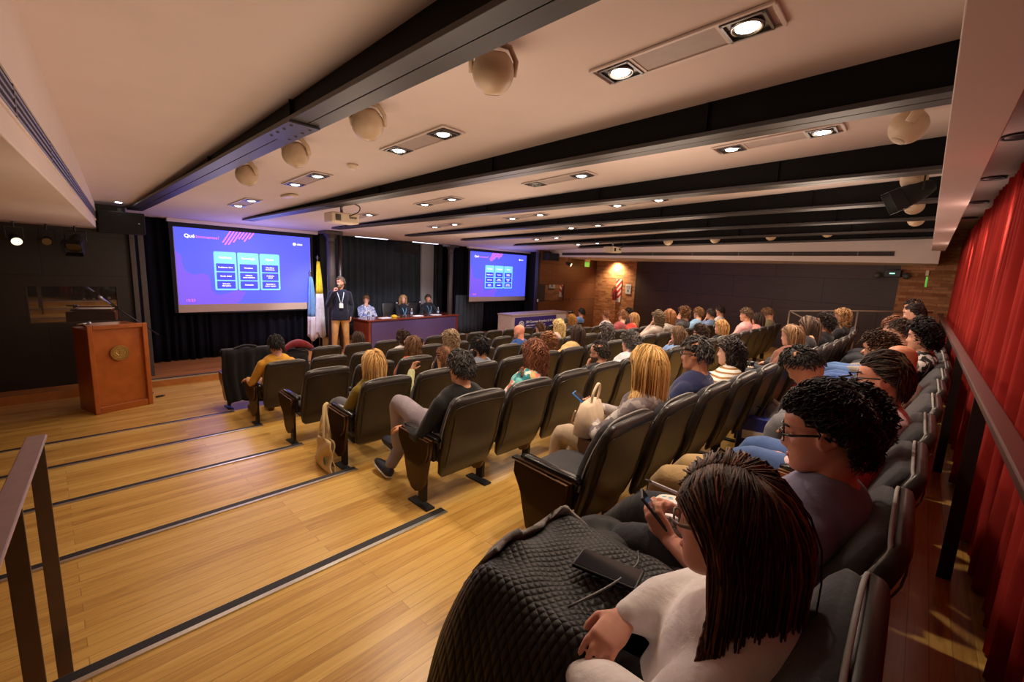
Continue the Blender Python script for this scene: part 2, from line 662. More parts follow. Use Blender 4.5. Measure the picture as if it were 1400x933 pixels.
right_wall('wall_right_brick_front', 7.93, 10.2, M_BRICK, 0.0)
right_wall('wall_right', 0.47, 7.93, M_PANEL, 0.0)
right_wall('wall_right_brick_back', -0.85, 0.47, M_BRICK, 0.0)


def on_right_wall(y, z, d=0.0):
    """a point on the right wall at depth y, d in front of it"""
    t = (y - RA[1]) / RD[1]
    p = RA + RD * t + np.array((-RD[1], RD[0])) * d
    return (p[0], p[1], z)


# ------------------------------------------------------------------ ceiling
def zc(y):
    return 3.52 - 0.0425 * y


def zf(y):
    return 3.25 - 0.019 * y


mb = MB()
y0, y1 = -0.85, 11.25
mb.hexa([(-3.4, y0, zc(y0)), (17, y0, zc(y0)), (17, y1, zc(y1)), (-3.4, y1, zc(y1)), (-3.4, y0, 3.9), (17, y0, 3.9), (17, y1, 3.9), (-3.4, y1, 3.9)])
mb.box((6.8, 12.35, 3.45), (20.4, 2.2, 0.64))
structure(mb, 'ceiling', M_WHITE)
# left and right bulkheads and the one along the back
mb = MB().hexa([(-3.4, -0.8, 2.69), (-0.37, -0.8, 2.69), (0.69, 10.05, 2.69), (-3.4, 10.05, 2.69), (-3.4, -0.8, 3.7), (-0.37, -0.8, 3.7), (0.69, 10.05, 3.7), (-3.4, 10.05, 3.7)])
structure(mb, 'ceiling_bulkhead_left', M_WHITE, bevel=0.006)
mb = MB().hexa([(11.64, -0.1, 2.79), (12.95, -0.1, 2.79), (15.85, 10.05, 2.89), (12.62, 10.05, 2.89), (11.64, -0.1, 3.7), (12.95, -0.1, 3.7), (15.85, 10.05, 3.7), (12.62, 10.05, 3.7)])
structure(mb, 'ceiling_bulkhead_right', M_WHITE, bevel=0.006)
mb = MB().box((4.3, -0.065, 3.33), (14.7, 0.19, 0.6))
structure(mb, 'ceiling_bulkhead_back', M_WHITE, bevel=0.004)

# beams
BEAMS = [((1.31, 0.03), (1.2, 10.2)), ((3.2, 0.03), (2.9, 10.0)), ((5.07, 0.03), (4.62, 9.85)), ((6.77, 0.03), (6.48, 9.8)), ((8.42, 0.03), (7.98, 9.4)), ((10.02, 0.03), (9.98, 9.3)), ((11.5, 0.03), (11.5, 8.0))]
for i, (a, b) in enumerate(BEAMS):
    a, b = np.array(a), np.array(b)
    L = b - a
    s = np.array((L[1], -L[0])) / np.linalg.norm(L)

    def sec(w0, w1, zlo, zhi):
        P = []
        for zfun in (zlo, zhi):
            for p, w in ((a, w0), (a, w1), (b, w1), (b, w0)):
                q = p + s * w
                P.append((q[0], q[1], zfun(q[1])))
        return P
    beam = empty('beam', (0, 0, 0))
    tag(beam, kind='structure')
    MB().hexa(sec(-0.012, 0.012, lambda y: zf(y) + 0.02, lambda y: zc(y) + 0.05)).build('web', M_BEAM, beam)
    fl = MB().hexa(sec(-0.105, -0.003, zf, lambda y: zf(y) + 0.028)).hexa(sec(0.003, 0.105, zf, lambda y: zf(y) + 0.028)).hexa(sec(-0.05, 0.05, lambda y: zf(y) + 0.028, lambda y: zf(y) + 0.04))
    fl.build('flange', M_FLANGE, beam, bevel=0.003)
    rv = MB()
    n = 46
    for k in range(n):
        p = a + L * (k + 0.5) / n
        for sd in (-1, 1):
            q = p + s * 0.052 * sd
            rv.ball((q[0], q[1], zf(q[1]) + 0.042), (0.014, 0.014, 0.012), 8, 5)
    rv.build('rivets', M_BEAM, beam, True)
    st = MB()
    for k in range(5):
        p = a + L * (k + 0.6) / 5
        for sd in (-1, 1):
            q = p + s * 0.026 * sd
            h = zc(q[1]) - zf(q[1]) - 0.05
            if h > 0.04:
                st.box((q[0], q[1], zf(q[1]) + 0.04 + h / 2), (0.03, 0.012, h), rz=0.0)
    st.build('stiffener', M_BEAM, beam)
# splice plate under the nearest beam
mb = MB().box((1.26, 3.35, zf(3.35) - 0.006), (0.2, 0.5, 0.012))
for dx in (-0.06, 0.06):
    for dy in (-0.18, -0.06, 0.06, 0.18):
        mb.ball((1.26 + dx, 3.35 + dy, zf(3.35) - 0.012), (0.012, 0.012, 0.007), 8, 5)
tag(mb.build('beam_splice_plate', M_FLANGE), kind='structure')

# long ventilation grilles in the side bulkheads
def grille(name, p0, p1, h, label):
    p0, p1 = np.array(p0, float), np.array(p1, float)
    L = np.linalg.norm(p1 - p0)
    d = (p1 - p0) / L
    g = empty(name, (p0 + p1) / 2, math.atan2(d[1], d[0]), label, 'vent grille')
    fr = MB()
    for c, s in (((0, 0, h / 2), (L, 0.02, 0.014)), ((0, 0, -h / 2), (L, 0.02, 0.014)), ((-L / 2, 0, 0), (0.014, 0.02, h)), ((L / 2, 0, 0), (0.014, 0.02, h))):
        fr.box(c, s)
    fr.build('frame', M_WHITE, g)
    MB().box((0, 0, 0), (L - 0.01, 0.008, h - 0.01)).build('backing', M_MATTE, g)
    sl = MB()
    for k in range(4):
        sl.box((0, 0, -h / 2 + h * (k + 0.8) / 4.6), (L - 0.02, 0.016, 0.007), R=rotm(0.5, 0, 0))
    for k in range(int(L / 1.2)):
        sl.box((-L / 2 + 1.2 * (k + 0.5), 0, 0), (0.02, 0.016, h))
    sl.build('slats', plain('vent_grey', (112, 98, 92), 0.5), g)


grille('vent_grille', (11.70, 0.55, 2.94), (12.55, 9.45, 3.02), 0.11, 'long dark ventilation grille in the far right ceiling bulkhead')
grille('vent_grille', (-0.08, 2.2, 2.90), (0.665, 9.75, 2.87), 0.15, 'long dark ventilation grille along the left ceiling bulkhead')

# ------------------------------------------------------------------ curtains
def curtain(name, a, b, z0, z1, mat, label, pitch=0.16, amp=0.045, rows=8, seed=1, ruffle=True, cols=14):
    rng = np.random.default_rng(seed)
    a, b = np.array(a, float), np.array(b, float)
    L = np.linalg.norm(b - a)
    d = (b - a) / L
    s = np.array((-d[1], d[0]))
    n = max(3, int(L / pitch))
    w = rng.uniform(0.6, 1.4, n); w /= w.sum()
    ed = np.concatenate([[0], np.cumsum(w)])
    am = rng.uniform(0.55, 1.3, n) * amp
    P = []
    for i in range(n):
        for k in range(cols):
            t = k / cols
            u = ed[i] + (ed[i + 1] - ed[i]) * t
            P.append((u, am[i] * math.sin(2 * PI * t), i))
    P.append((1.0, 0.0, n - 1))
    sw = rng.uniform(-1, 1, n + 1)
    G = []
    for u, y, i in P:
        colm = []
        for r in range(rows + 1):
            q = r / rows
            k = 0.75 + 0.5 * q + 0.12 * math.sin(3 * q + i)
            x = u * L + 0.02 * sw[i] * q
            yy = y * k + 0.02 * math.sin(2.2 * q + i * 1.7) * q
            p = a + d * x + s * yy
            colm.append((p[0], p[1], z1 + (z0 - z1) * q))
        G.append(colm)
    mb = MB().sheet(np.array(G), 0.006)
    o = mb.build(name, mat, None, True)
    tag(o, label, 'curtain')
    return o


curtain('red_curtain', (0.35, -0.44), (6.7, -0.44), 0.83, 3.30, M_REDCURT, 'red velvet curtain behind the back row, near half', 0.15, 0.055, 8, 3)
curtain('red_curtain', (6.75, -0.45), (12.7, -0.45), 0.83, 3.30, M_REDCURT, 'red velvet curtain by the far brick corner, far half', 0.15, 0.055, 8, 4)
curtain('stage_curtain', (1.1, 11.25), (4.85, 11.25), 0.15, 3.04, M_BLKCURT, 'black stage curtain hanging behind the left projection screen', 0.17, 0.04, 8, 5)
curtain('stage_curtain', (4.75, 12.75), (9.9, 12.75), 0.15, 3.1, M_GRYCURT, 'charcoal pleated stage curtain behind the seated panel', 0.2, 0.045, 6, 6)
curtain('stage_curtain', (9.3, 11.35), (12.6, 11.35), 0.15, 3.06, M_BLKCURT, 'black stage curtain hanging behind the right projection screen', 0.17, 0.04, 8, 7)
curtain('stage_curtain', (9.25, 11.2), (10.5, 11.2), 0.15, 1.45, M_GRYCURT, 'short grey curtain low beside the second column', 0.15, 0.03, 4, 8)
# the pilaster that shows between the curtains
structure(MB().box((9.1, 12.6, 1.6), (0.5, 0.1, 3.2)), 'wall_pilaster', plain('grey_plaster', (176, 176, 178), 0.8, var=0.03), bevel=0.01)

# ------------------------------------------------------------------ columns
M_COLUMN = plain('painted_iron', (58, 50, 47), 0.35, 0.0, 0.1)


def column(x, y, r, top):
    mb = MB()
    mb.lathe([(r * 1.5, ZST), (r * 1.5, ZST + 0.08), (r * 1.15, ZST + 0.12), (r, ZST + 0.2), (r, top - 0.3), (r * 1.12, top - 0.27), (r, top - 0.24), (r * 1.05, top - 0.16), (r * 1.7, top - 0.07)], (x, y, 0), 24)
    mb.box((x, y, top - 0.035), (r * 4.2, r * 4.2, 0.07))
    return structure(mb, 'column', M_COLUMN, smooth=False, bevel=0.004)


column(4.86, 10.65, 0.10, 3.06)
column(9.02, 11.22, 0.088, 3.05)
structure(MB().cyl((5.12, 10.72, ZST), (5.12, 10.72, 3.06), 0.045), 'column_pipe', M_COLUMN, smooth=True)
structure(MB().box((1.1, 10.0, 1.5), (0.07, 0.08, 2.98)).box((1.22, 10.03, 1.5), (0.08, 0.08, 2.98)), 'column_booth_edge', plain('grey_post', (66, 60, 60), 0.5), bevel=0.004)
structure(MB().box((11.93, 9.99, 1.5), (0.12, 0.1, 2.98)), 'column_booth_edge_right', plain('dark_post', (30, 27, 27), 0.5), bevel=0.004)
# ------------------------------------------------------------------ recessed twin downlights
M_FIXFRAME = plain('fixture_white', (206, 190, 182), 0.5, var=0.03)
M_FIXPLATE = plain('fixture_plate', (168, 152, 146), 0.6, var=0.05)
M_REFLECT = plain('lamp_reflector', (150, 150, 150), 0.18, 1.0, 0.05)
M_BULB = emitter('lamp_glow', (255, 250, 240), 14.0)
M_OFFLENS = plain('unlit_lens', (40, 42, 48), 0.2)
FIX = [(2.36, 1.11, 1, 1), (2.34, 3.37, 1, 1), (2.27, 5.60, 1, 1), (2.27, 7.94, 1, 1), (4.26, 1.09, 1, 1), (4.20, 3.29, 0, 1), (4.14, 5.48, 1, 1), (4.12, 7.79, 1, 1),
       (6.06, 3.25, 1, 1), (6.03, 5.40, 1, 1), (5.88, 7.54, 1, 1), (7.86, 3.19, 1, 1), (7.78, 5.33, 1, 1), (9.15, 3.21, 1, 1), (9.15, 5.31, 1, 1), (9.12, 7.41, 1, 1), (10.95, 5.23, 1, 1), (10.95, 7.35, 1, 1), (6.05, 1.1, 1, 1), (7.8, 1.1, 1, 1)]
CX = {2: 'past the first beam', 4: 'past the second beam', 6: 'past the third beam', 5: 'past the third beam', 7: 'past the fourth beam', 9: 'past the fifth beam', 10: 'past the sixth beam'}
RY = {0: 'nearest the back', 1: 'nearest the back', 3: 'second from the back', 5: 'third from the back', 7: 'nearest the stage'}


def lamp_head(y, on, root):
    h = MB()
    h.box((-0.088, y, -0.006), (0.012, 0.19, 0.02)).box((0.088, y, -0.006), (0.012, 0.19, 0.02)).box((0, y - 0.09, -0.006), (0.19, 0.012, 0.02)).box((0, y + 0.09, -0.006), (0.19, 0.012, 0.02))
    h.box((0, y, 0.0), (0.17, 0.17, 0.004))
    l = h.build('lamp', plain('lamp_gimbal', (120, 118, 120), 0.3, 0.7), root)
    MB().lathe([(0.070, -0.002), (0.074, -0.014), (0.066, -0.020), (0.054, -0.010), (0.02, -0.006)], (0, y, 0), 24).build('reflector', M_REFLECT, l, True)
    MB().lathe([(0.004, -0.024), (0.034, -0.022), (0.05, -0.014), (0.05, -0.008)][::-1], (0, y, 0), 24).build('bulb', M_BULB if on else M_OFFLENS, l, True)


def make_fix(on0, on1):
    root = empty('recessed_downlight', (0, 0, 0))
    f = MB()
    for c, s in (((-0.108, 0, -0.004), (0.02, 0.94, 0.012)), ((0.108, 0, -0.004), (0.02, 0.94, 0.012)), ((0, 0.465, -0.004), (0.2, 0.02, 0.012)), ((0, -0.465, -0.004), (0.2, 0.02, 0.012)), ((0, 0.225, -0.003), (0.2, 0.02, 0.01)), ((0, -0.225, -0.003), (0.2, 0.02, 0.01))):
        f.box(c, s)
    f.build('frame', M_FIXFRAME, root, bevel=0.002)
    MB().box((0, 0, 0), (0.2, 0.44, 0.006)).build('cover_plate', M_FIXPLATE, root)
    lamp_head(0.33, on1, root)
    lamp_head(-0.33, on0, root)
    return root


fx_on, fx_off = make_fix(1, 1), None
for i, (x, y, a, b) in enumerate(FIX):
    if not a:
        o = make_fix(1, 0)
    else:
        o = fx_on if i == 0 else copy_tree(fx_on)
    o.location = (x, y, zc(y) - 0.006)
    o.rotation_euler = (-0.0425, 0, 0)
    lab = 'recessed twin downlight ' + CX[int(x)] + ', ' + RY[int(y)]
    if not a: lab = 'recessed twin downlight with one dark unlit lamp near the second beam'
    tag(o, lab, 'ceiling light', 'recessed twin downlights')
o = empty('recessed_spotlight', (0.93, 9.5, zc(9.5) - 0.004), 0, 'tiny square recessed spotlight near the left loudspeaker', 'ceiling light')
MB().box((0, 0, 0), (0.13, 0.13, 0.008)).build('frame', M_FIXFRAME, o)
MB().cyl((0, 0, -0.012), (0, 0, -0.002), 0.04).build('bulb', M_BULB, o)
# slots and downlights in the ceiling strip over the back aisle
for i, x in enumerate((3.6, 5.4, 7.2, 9.0, 10.8)):
    o = empty('slot_downlight', (x, -0.36, zc(-0.36) - 0.004), 0, 'dark oval recessed downlight above the red curtain, %s from the near end' % ['first', 'second', 'third', 'fourth', 'fifth'][i], 'ceiling light', 'slot downlights over the back aisle')
    MB().lathe([(0.10, 0.0), (0.11, -0.012), (0.085, -0.012), (0.075, 0.0)], n=20).build('rim', M_FLANGE, o, True)
    MB().cyl((0, 0, -0.006), (0, 0, 0.0), 0.074).build('lens', M_OFFLENS, o)

# ------------------------------------------------------------------ ball loudspeakers
M_BALL = plain('beige_plastic', (196, 172, 142), 0.42, var=0.04)


def make_ball():
    root = empty('ball_loudspeaker', (0, 0, 0))
    b = MB()
    prof = [(0.004, -0.099)] + [(0.108 * math.cos(t), 0.108 * math.sin(t)) for t in np.linspace(-1.15, 0.95, 14)] + [(0.055, 0.092)]
    b.lathe(prof, n=28)
    o = b.build('body', M_BALL, root, True)
    o.rotation_euler = (math.radians(-28), 0, 0)
    g = MB().lathe([(0.005, -0.1035), (0.04, -0.103), (0.046, -0.0985), (0.043, -0.095)], n=24).build('grille', plain('speaker_grille', (178, 160, 136), 0.7, bump=0.3, bs=300), root, True)
    g.rotation_euler = (math.radians(-28), 0, 0)
    s = MB().tube([(0.112, -0.03, 0.0), (0.116, 0.0, 0.06), (0.08, 0.02, 0.115), (0.0, 0.03, 0.128)], 0.014, 8, 0.03)
    s.tube([(-0.112, -0.03, 0.0), (-0.116, 0.0, 0.06), (-0.08, 0.02, 0.115), (0.0, 0.03, 0.128)], 0.014, 8, 0.03)
    s.build('bracket', M_BALL, root, True)
    MB().cyl((0, 0.03, 0.122), (0, 0.03, 0.14), 0.05, 0.055, 20).build('mount', M_CREAM, root)
    return root


BALLS = [((674, 102), (1.92, 2.03), 'cream ball loudspeaker hanging beside the nearest beam, largest in view'), ((503, 174), (1.87, 3.4), 'cream ball loudspeaker beside the nearest beam, second toward the stage'),
         ((404, 216), (1.83, 4.75), 'cream ball loudspeaker beside the nearest beam, third toward the stage'), ((338, 245), (1.8, 6.15), 'cream ball loudspeaker beside the nearest beam, closest to the left screen'),
         ((1243, 174), (4.61, 0.27), 'cream ball loudspeaker by the back bulkhead, nearest of that line'), ((1250, 245), (6.76, 0.27), 'cream ball loudspeaker by the back bulkhead, just above the black stage lamp'),
         ((1250, 282), (8.91, 0.3), 'cream ball loudspeaker by the back bulkhead, just below the black stage lamp'), ((1256, 302), (10.6, 0.3), 'cream ball loudspeaker by the back bulkhead, farthest of that line'),
         ((916, 333), (12.0, 5.4), 'cream ball loudspeaker near the right bulkhead, closest to the far projector'), ((979, 330), (12.0, 4.15), 'cream ball loudspeaker near the right bulkhead, second from the far projector'),
         ((1054, 327), (11.95, 2.86), 'cream ball loudspeaker near the right bulkhead, third from the far projector'), ((1131, 324), (11.85, 1.74), 'cream ball loudspeaker near the right bulkhead, fourth from the far projector')]
proto = None
CAMZ = 2.2932
for px, (x, y), lab in BALLS:
    k = (zc(y) - 0.14 - CAMZ) / (zc(y) - CAMZ)
    x, y = x * k, y * k
    o = make_ball() if proto is None else copy_tree(proto)
    proto = proto or o
    o.location = (x, y, zc(y) - 0.139)
    o.rotation_euler = (0, 0, math.atan2(7 - y, 6 - x) + PI / 2 if y > 1 and x < 9 else math.radians(200 if x < 9 else 150))
    tag(o, lab, 'loudspeaker', 'ball loudspeakers under the ceiling')

o = empty('smoke_detector', (2.32, 4.54, zc(4.54)), 0, 'small round smoke detector on the ceiling beyond the nearest beam', 'smoke detector')
MB().lathe([(0.02, -0.05), (0.035, -0.048), (0.04, -0.034), (0.055, -0.028), (0.06, 0.0)], n=20).build('body', M_CREAM, o, True)
o = empty('wireless_access_point', (2.5, 6.75, zc(6.75)), 0.1, 'flat oblong ceiling unit near the left projector', 'access point')
MB().box((0, 0, -0.02), (0.12, 0.3, 0.035)).build('body', M_CREAM, o, bevel=0.012)


def make_projector(loc, rz, label):
    r = empty('projector', loc, rz, label, 'projector')
    MB().box((0, 0, -0.26), (0.42, 0.32, 0.15)).build('body', M_CREAM, r, bevel=0.02)
    MB().cyl((0.1, 0.15, -0.26), (0.1, 0.2, -0.26), 0.05, 0.045, 20).build('lens', M_BLACK, r)
    v = MB()
    for i in range(7):
        v.box((-0.12 + i * 0.012 - 0.03, -0.162, -0.26), (0.006, 0.006, 0.09))
    v.build('vent', M_BLACK, r)
    v = MB()
    for i in range(7):
        v.box((0.06 + i * 0.016, -0.162, -0.25), (0.009, 0.006, 0.03))
    v.build('vent', M_BLACK, r)
    m = MB().cyl((0, 0, -0.19), (0, 0, 0.0), 0.022).cyl((0, 0, -0.02), (0, 0, 0.0), 0.07)
    m.build('ceiling_mount', M_STEEL, r, True)
    c = MB().tube(smooth_path([(0.05, -0.16, -0.23), (0.16, -0.24, -0.16), (0.22, -0.12, -0.06), (0.08, -0.05, -0.01)]), 0.008, 6)
    c.build('cable', M_BLACK, r, True)
    return r


make_projector((3.2, 6.62, zc(6.62)), math.radians(-4), 'cream projector hanging from the ceiling before the left screen')
make_projector((10.6, 6.3, zc(6.3)), math.radians(-4), 'cream projector hanging from the ceiling before the right screen')


def make_box_speaker(loc, size, rz, label, tilt=0.0):
    r = empty('hanging_loudspeaker', loc, rz, label, 'loudspeaker')
    r.rotation_euler = (tilt, 0, rz)
    MB().box((0, 0, 0), size).build('cabinet', M_MATTE, r, bevel=0.01)
    MB().box((0, -size[1] / 2 - 0.004, 0), (size[0] * 0.94, 0.012, size[2] * 0.9)).build('grille', plain('speaker_cloth', (24, 23, 24), 0.95, bump=0.4, bs=400), r)
    MB().box((size[0] * 0.36, -size[1] / 2 - 0.012, 0.0), (0.02, 0.006, 0.02)).build('badge', M_STEEL, r)
    MB().box((0, 0.02, size[2] / 2 + 0.03), (0.05, 0.04, 0.06)).build('bracket', M_BLACK, r)
    return r


make_box_speaker((0.955, 9.72, 2.80), (0.58, 0.34, 0.34), 0.0, 'black loudspeaker hung at the left of the stage by the bulkhead')
make_box_speaker((7.5, 11.4, 2.86), (0.62, 0.34, 0.30), math.radians(8), 'black loudspeaker hung above the seated panel')
make_box_speaker((12.32, 9.75, 2.86), (0.5, 0.3, 0.24), math.radians(-10), 'black loudspeaker hung at the right of the stage')

# stage lamps
def make_stage_lamp(loc, rz, tilt, label, lit, size=0.11, L=0.26, warm=(255, 236, 205)):
    r = empty('stage_lamp', loc, rz, label, 'stage lamp')
    R = rotm(tilt, 0, 0)
    h = MB()
    v, f = tube_vf([(0, L / 2, 0), (0, L * 0.2, 0), (0, -L * 0.3, 0), (0, -L / 2, 0)], [size * 0.5, size * 0.8, size * 0.95, size], 20)
    h.add(v @ R.T, f)
    h.build('housing', M_MATTE, r, True)
    l = MB()
    v, f = tube_vf([(0, -L / 2 - 0.012, 0), (0, -L / 2 + 0.01, 0)], size * 0.86, 20)
    l.add(v @ R.T, f)
    l.build('lens', emitter('lamp_lens', warm, lit) if lit else M_STEEL, r)
    MB().tube([(-size - 0.02, 0, 0), (-size - 0.02, 0, 0.15), (size + 0.02, 0, 0.15), (size + 0.02, 0, 0)], 0.008, 6).cyl((0, 0, 0.15), (0, 0, 0.24), 0.012).build('yoke', M_BLACK, r)
    if L > 0.25:
        b = MB()
        for dx, dz, s in ((0, 0.11, (0.2, 0.1, 0.004)), (0, -0.11, (0.2, 0.1, 0.004)), (0.11, 0, (0.004, 0.1, 0.2)), (-0.11, 0, (0.004, 0.1, 0.2))):
            b.box(R @ np.array((dx, -L / 2 - 0.05, dz)), s, R=R)
        b.build('barn_doors', M_MATTE, r)
    return r


make_stage_lamp((-0.22, 9.5, 2.46), 0.2, 0.5, 'stage lamp with a bright glaring lens under the left bulkhead', 1.1, 0.065, 0.2)
make_stage_lamp((0.10, 9.55, 2.46), -0.1, 0.3, 'small black unlit stage lamp between two others under the left bulkhead', 0, 0.06, 0.18)
make_stage_lamp((0.40, 9.55, 2.46), -0.3, 0.6, 'black stage lamp with barn doors under the left bulkhead', 0, 0.1, 0.28)
make_stage_lamp((5.95, 0.2, 3.24), math.radians(200), 0.5, 'black stage lamp by the back bulkhead with a thin bright edge', 1.2, 0.11, 0.26)
make_stage_lamp((12.9, 9.4, 2.66), 0.3, 0.4, 'black stage lamp under the right bulkhead near the green exit sign', 1.0, 0.07, 0.2)

# linear lights over the panel
for i, (x0, x1) in enumerate(((5.95, 6.95), (7.8, 8.75))):
    o = empty('linear_light', ((x0 + x1) / 2, 11.55, 3.05 + 0.01), 0, 'slim linear light above the stage, %s of the hanging loudspeaker' % ('left' if i == 0 else 'right'), 'ceiling light', 'linear lights over the stage')
    MB().box((0, 0, 0.03), (x1 - x0, 0.12, 0.05)).build('housing', M_FIXFRAME, o, bevel=0.004)
    MB().box((0, -0.02, 0.0), (x1 - x0 - 0.04, 0.1, 0.02)).build('tube', emitter('tube_glow', (220, 214, 255), 4.0), o)

# exit signs, emergency lamps, extinguisher board and notice
def exit_sign(loc, rz, w, h, label):
    o = empty('exit_sign', loc, rz, label, 'exit sign')
    MB().box((0, 0, h * 0.42), (w, 0.05, h * 0.35)).build('housing', M_CREAM, o, bevel=0.004)
    MB().box((0, 0, -h * 0.16), (w * 0.94, 0.012, h * 0.68)).build('panel', emitter('exit_green', (96, 190, 70), 0.55), o)
    return o


exit_sign((14.6, 9.75, 2.74), 0, 0.34, 0.27, 'green lit exit sign on the brown panel wall by the brick pier')
exit_sign((12.3, 0.02, 2.50), math.radians(176), 0.3, 0.3, 'green lit exit sign seen edge-on at the far brick corner')
p = on_right_wall(0.55, 2.62, 0.12)
o = empty('emergency_light', p, RROT, 'black twin-head emergency light high on the far dark wall', 'emergency light')
MB().box((0, 0.0, 0), (0.3, 0.1, 0.16)).build('body', M_BLACK, o, bevel=0.01)
for s in (-1, 1):
    h = MB().ball((s * 0.26, 0.05, -0.05), 0.075, 14, 9).build('lamp', plain('lamp_smoke_grey', (78, 76, 78), 0.25), o, True)
MB().box((0, 0.052, 0.0), (0.09, 0.006, 0.025)).build('indicator', emitter('indicator_green', (150, 255, 190), 1.5), o)


def stripes_mat():
    t = NT('red_white_stripes')
    v = t.coord(rot=(0, PI / 4, 0))
    w = t.n('TexWave', wave_type='BANDS', bands_direction='X')
    w.inputs['Scale'].default_value = 1.9
    t.l(v, w.inputs['Vector'])
    t.color(t.ramp(w.outputs['Fac'], [(0.47, lin((196, 40, 44))), (0.53, lin((232, 222, 214)))], 'CONSTANT'))
    t.set(Roughness=0.5)
    return t.m


o = empty('extinguisher_board', on_right_wall(8.72, 1.72, 0.012), RROT, 'red and white striped fire extinguisher board on the brick pier', 'extinguisher board')
MB().box((0, 0.006, 0.1), (0.28, 0.012, 0.72)).build('board', stripes_mat(), o)
MB().box((0, 0.006, -0.34), (0.28, 0.014, 0.16)).build('placard', plain('placard_white', (226, 222, 224), 0.5), o)
o = empty('fire_extinguisher', on_right_wall(8.80, 1.60, 0.12), RROT, 'small dark fire extinguisher hanging on the striped board', 'fire extinguisher')
MB().lathe([(0.02, -0.24), (0.075, -0.235), (0.08, -0.2), (0.08, 0.12), (0.06, 0.18), (0.025, 0.21), (0.025, 0.25)], n=20).build('cylinder', plain('extinguisher_red', (140, 30, 30), 0.3), o, True)
MB().box((0, 0, 0.27), (0.05, 0.12, 0.03)).build('handle', M_BLACK, o, bevel=0.004)
MB().tube(smooth_path([(0, 0.05, 0.26), (0.09, 0.06, 0.15), (0.09, 0.05, -0.1)]), 0.012, 6).build('hose', M_BLACK, o, True)
o = empty('notice', on_right_wall(8.24, 1.83, 0.01), RROT, 'grey printed notice on the brick pier beside the dark panels', 'notice')
MB().box((0, 0.004, 0), (0.28, 0.008, 0.36)).build('sheet', plain('notice_grey', (196, 196, 204), 0.6, var=0.03), o)
n = MB()
for r in range(3):
    n.box((0, 0.0095, 0.11 - r * 0.035), (0.2, 0.003, 0.012))
n.box((0, 0.0095, -0.06), (0.09, 0.003, 0.09))
n.build('print', plain('print_grey', (110, 112, 124), 0.6), o)
# small white clutter on the booth wall ledge
o = empty('door_handle_plate', (14.05, 10.03, 1.32), 0, 'small pale lever handle on the brown panel wall', 'door handle')
MB().box((0, 0, 0), (0.16, 0.03, 0.03)).box((-0.06, -0.0, 0), (0.04, 0.05, 0.05)).build('lever', M_STEEL, o, bevel=0.004)
o = empty('light_switch', (11.93, 9.93, 1.33), 0, 'small white switch plate on the post right of the right screen', 'switch')
MB().box((0, 0, 0), (0.06, 0.012, 0.10)).build('plate', plain('switch_white', (220, 214, 206), 0.5), o, bevel=0.003)

# ------------------------------------------------------------------ text
FONT_CACHE = {}


def text_into(mb, s, x, z, size, y=0.0, align='CENTER', depth=0.0008, bold=0.0):
    """writes s in the x-z plane facing -y"""
    cu = bpy.data.curves.new('t', 'FONT')
    cu.body, cu.size, cu.align_x, cu.align_y, cu.extrude, cu.offset = s, size, align, 'CENTER', depth, bold
    cu.resolution_u = 3
    o = bpy.data.objects.new('t', cu)
    COL.objects.link(o)
    dg = bpy.context.evaluated_depsgraph_get()
    me = bpy.data.meshes.new_from_object(o.evaluated_get(dg), depsgraph=dg)
    v = np.array([q.co[:] for q in me.vertices])
    f = [tuple(p.vertices) for p in me.polygons]
    bpy.data.objects.remove(o)
    bpy.data.curves.remove(cu)
    bpy.data.meshes.remove(me)
    if len(v):
        mb.add(np.stack([v[:, 0] + x, -v[:, 2] + y, v[:, 1] + z], 1), f)


# ------------------------------------------------------------------ projection screens
SLIDE = dict(blue=(74, 84, 236), blob=(104, 78, 204), card=(112, 190, 250), row=(56, 62, 196), white=(250, 250, 255), pink=(232, 110, 176))
EM = {k: emitter('slide_' + k, c, 1.0 if k in ('white', 'card') else 0.95) for k, c in SLIDE.items()}


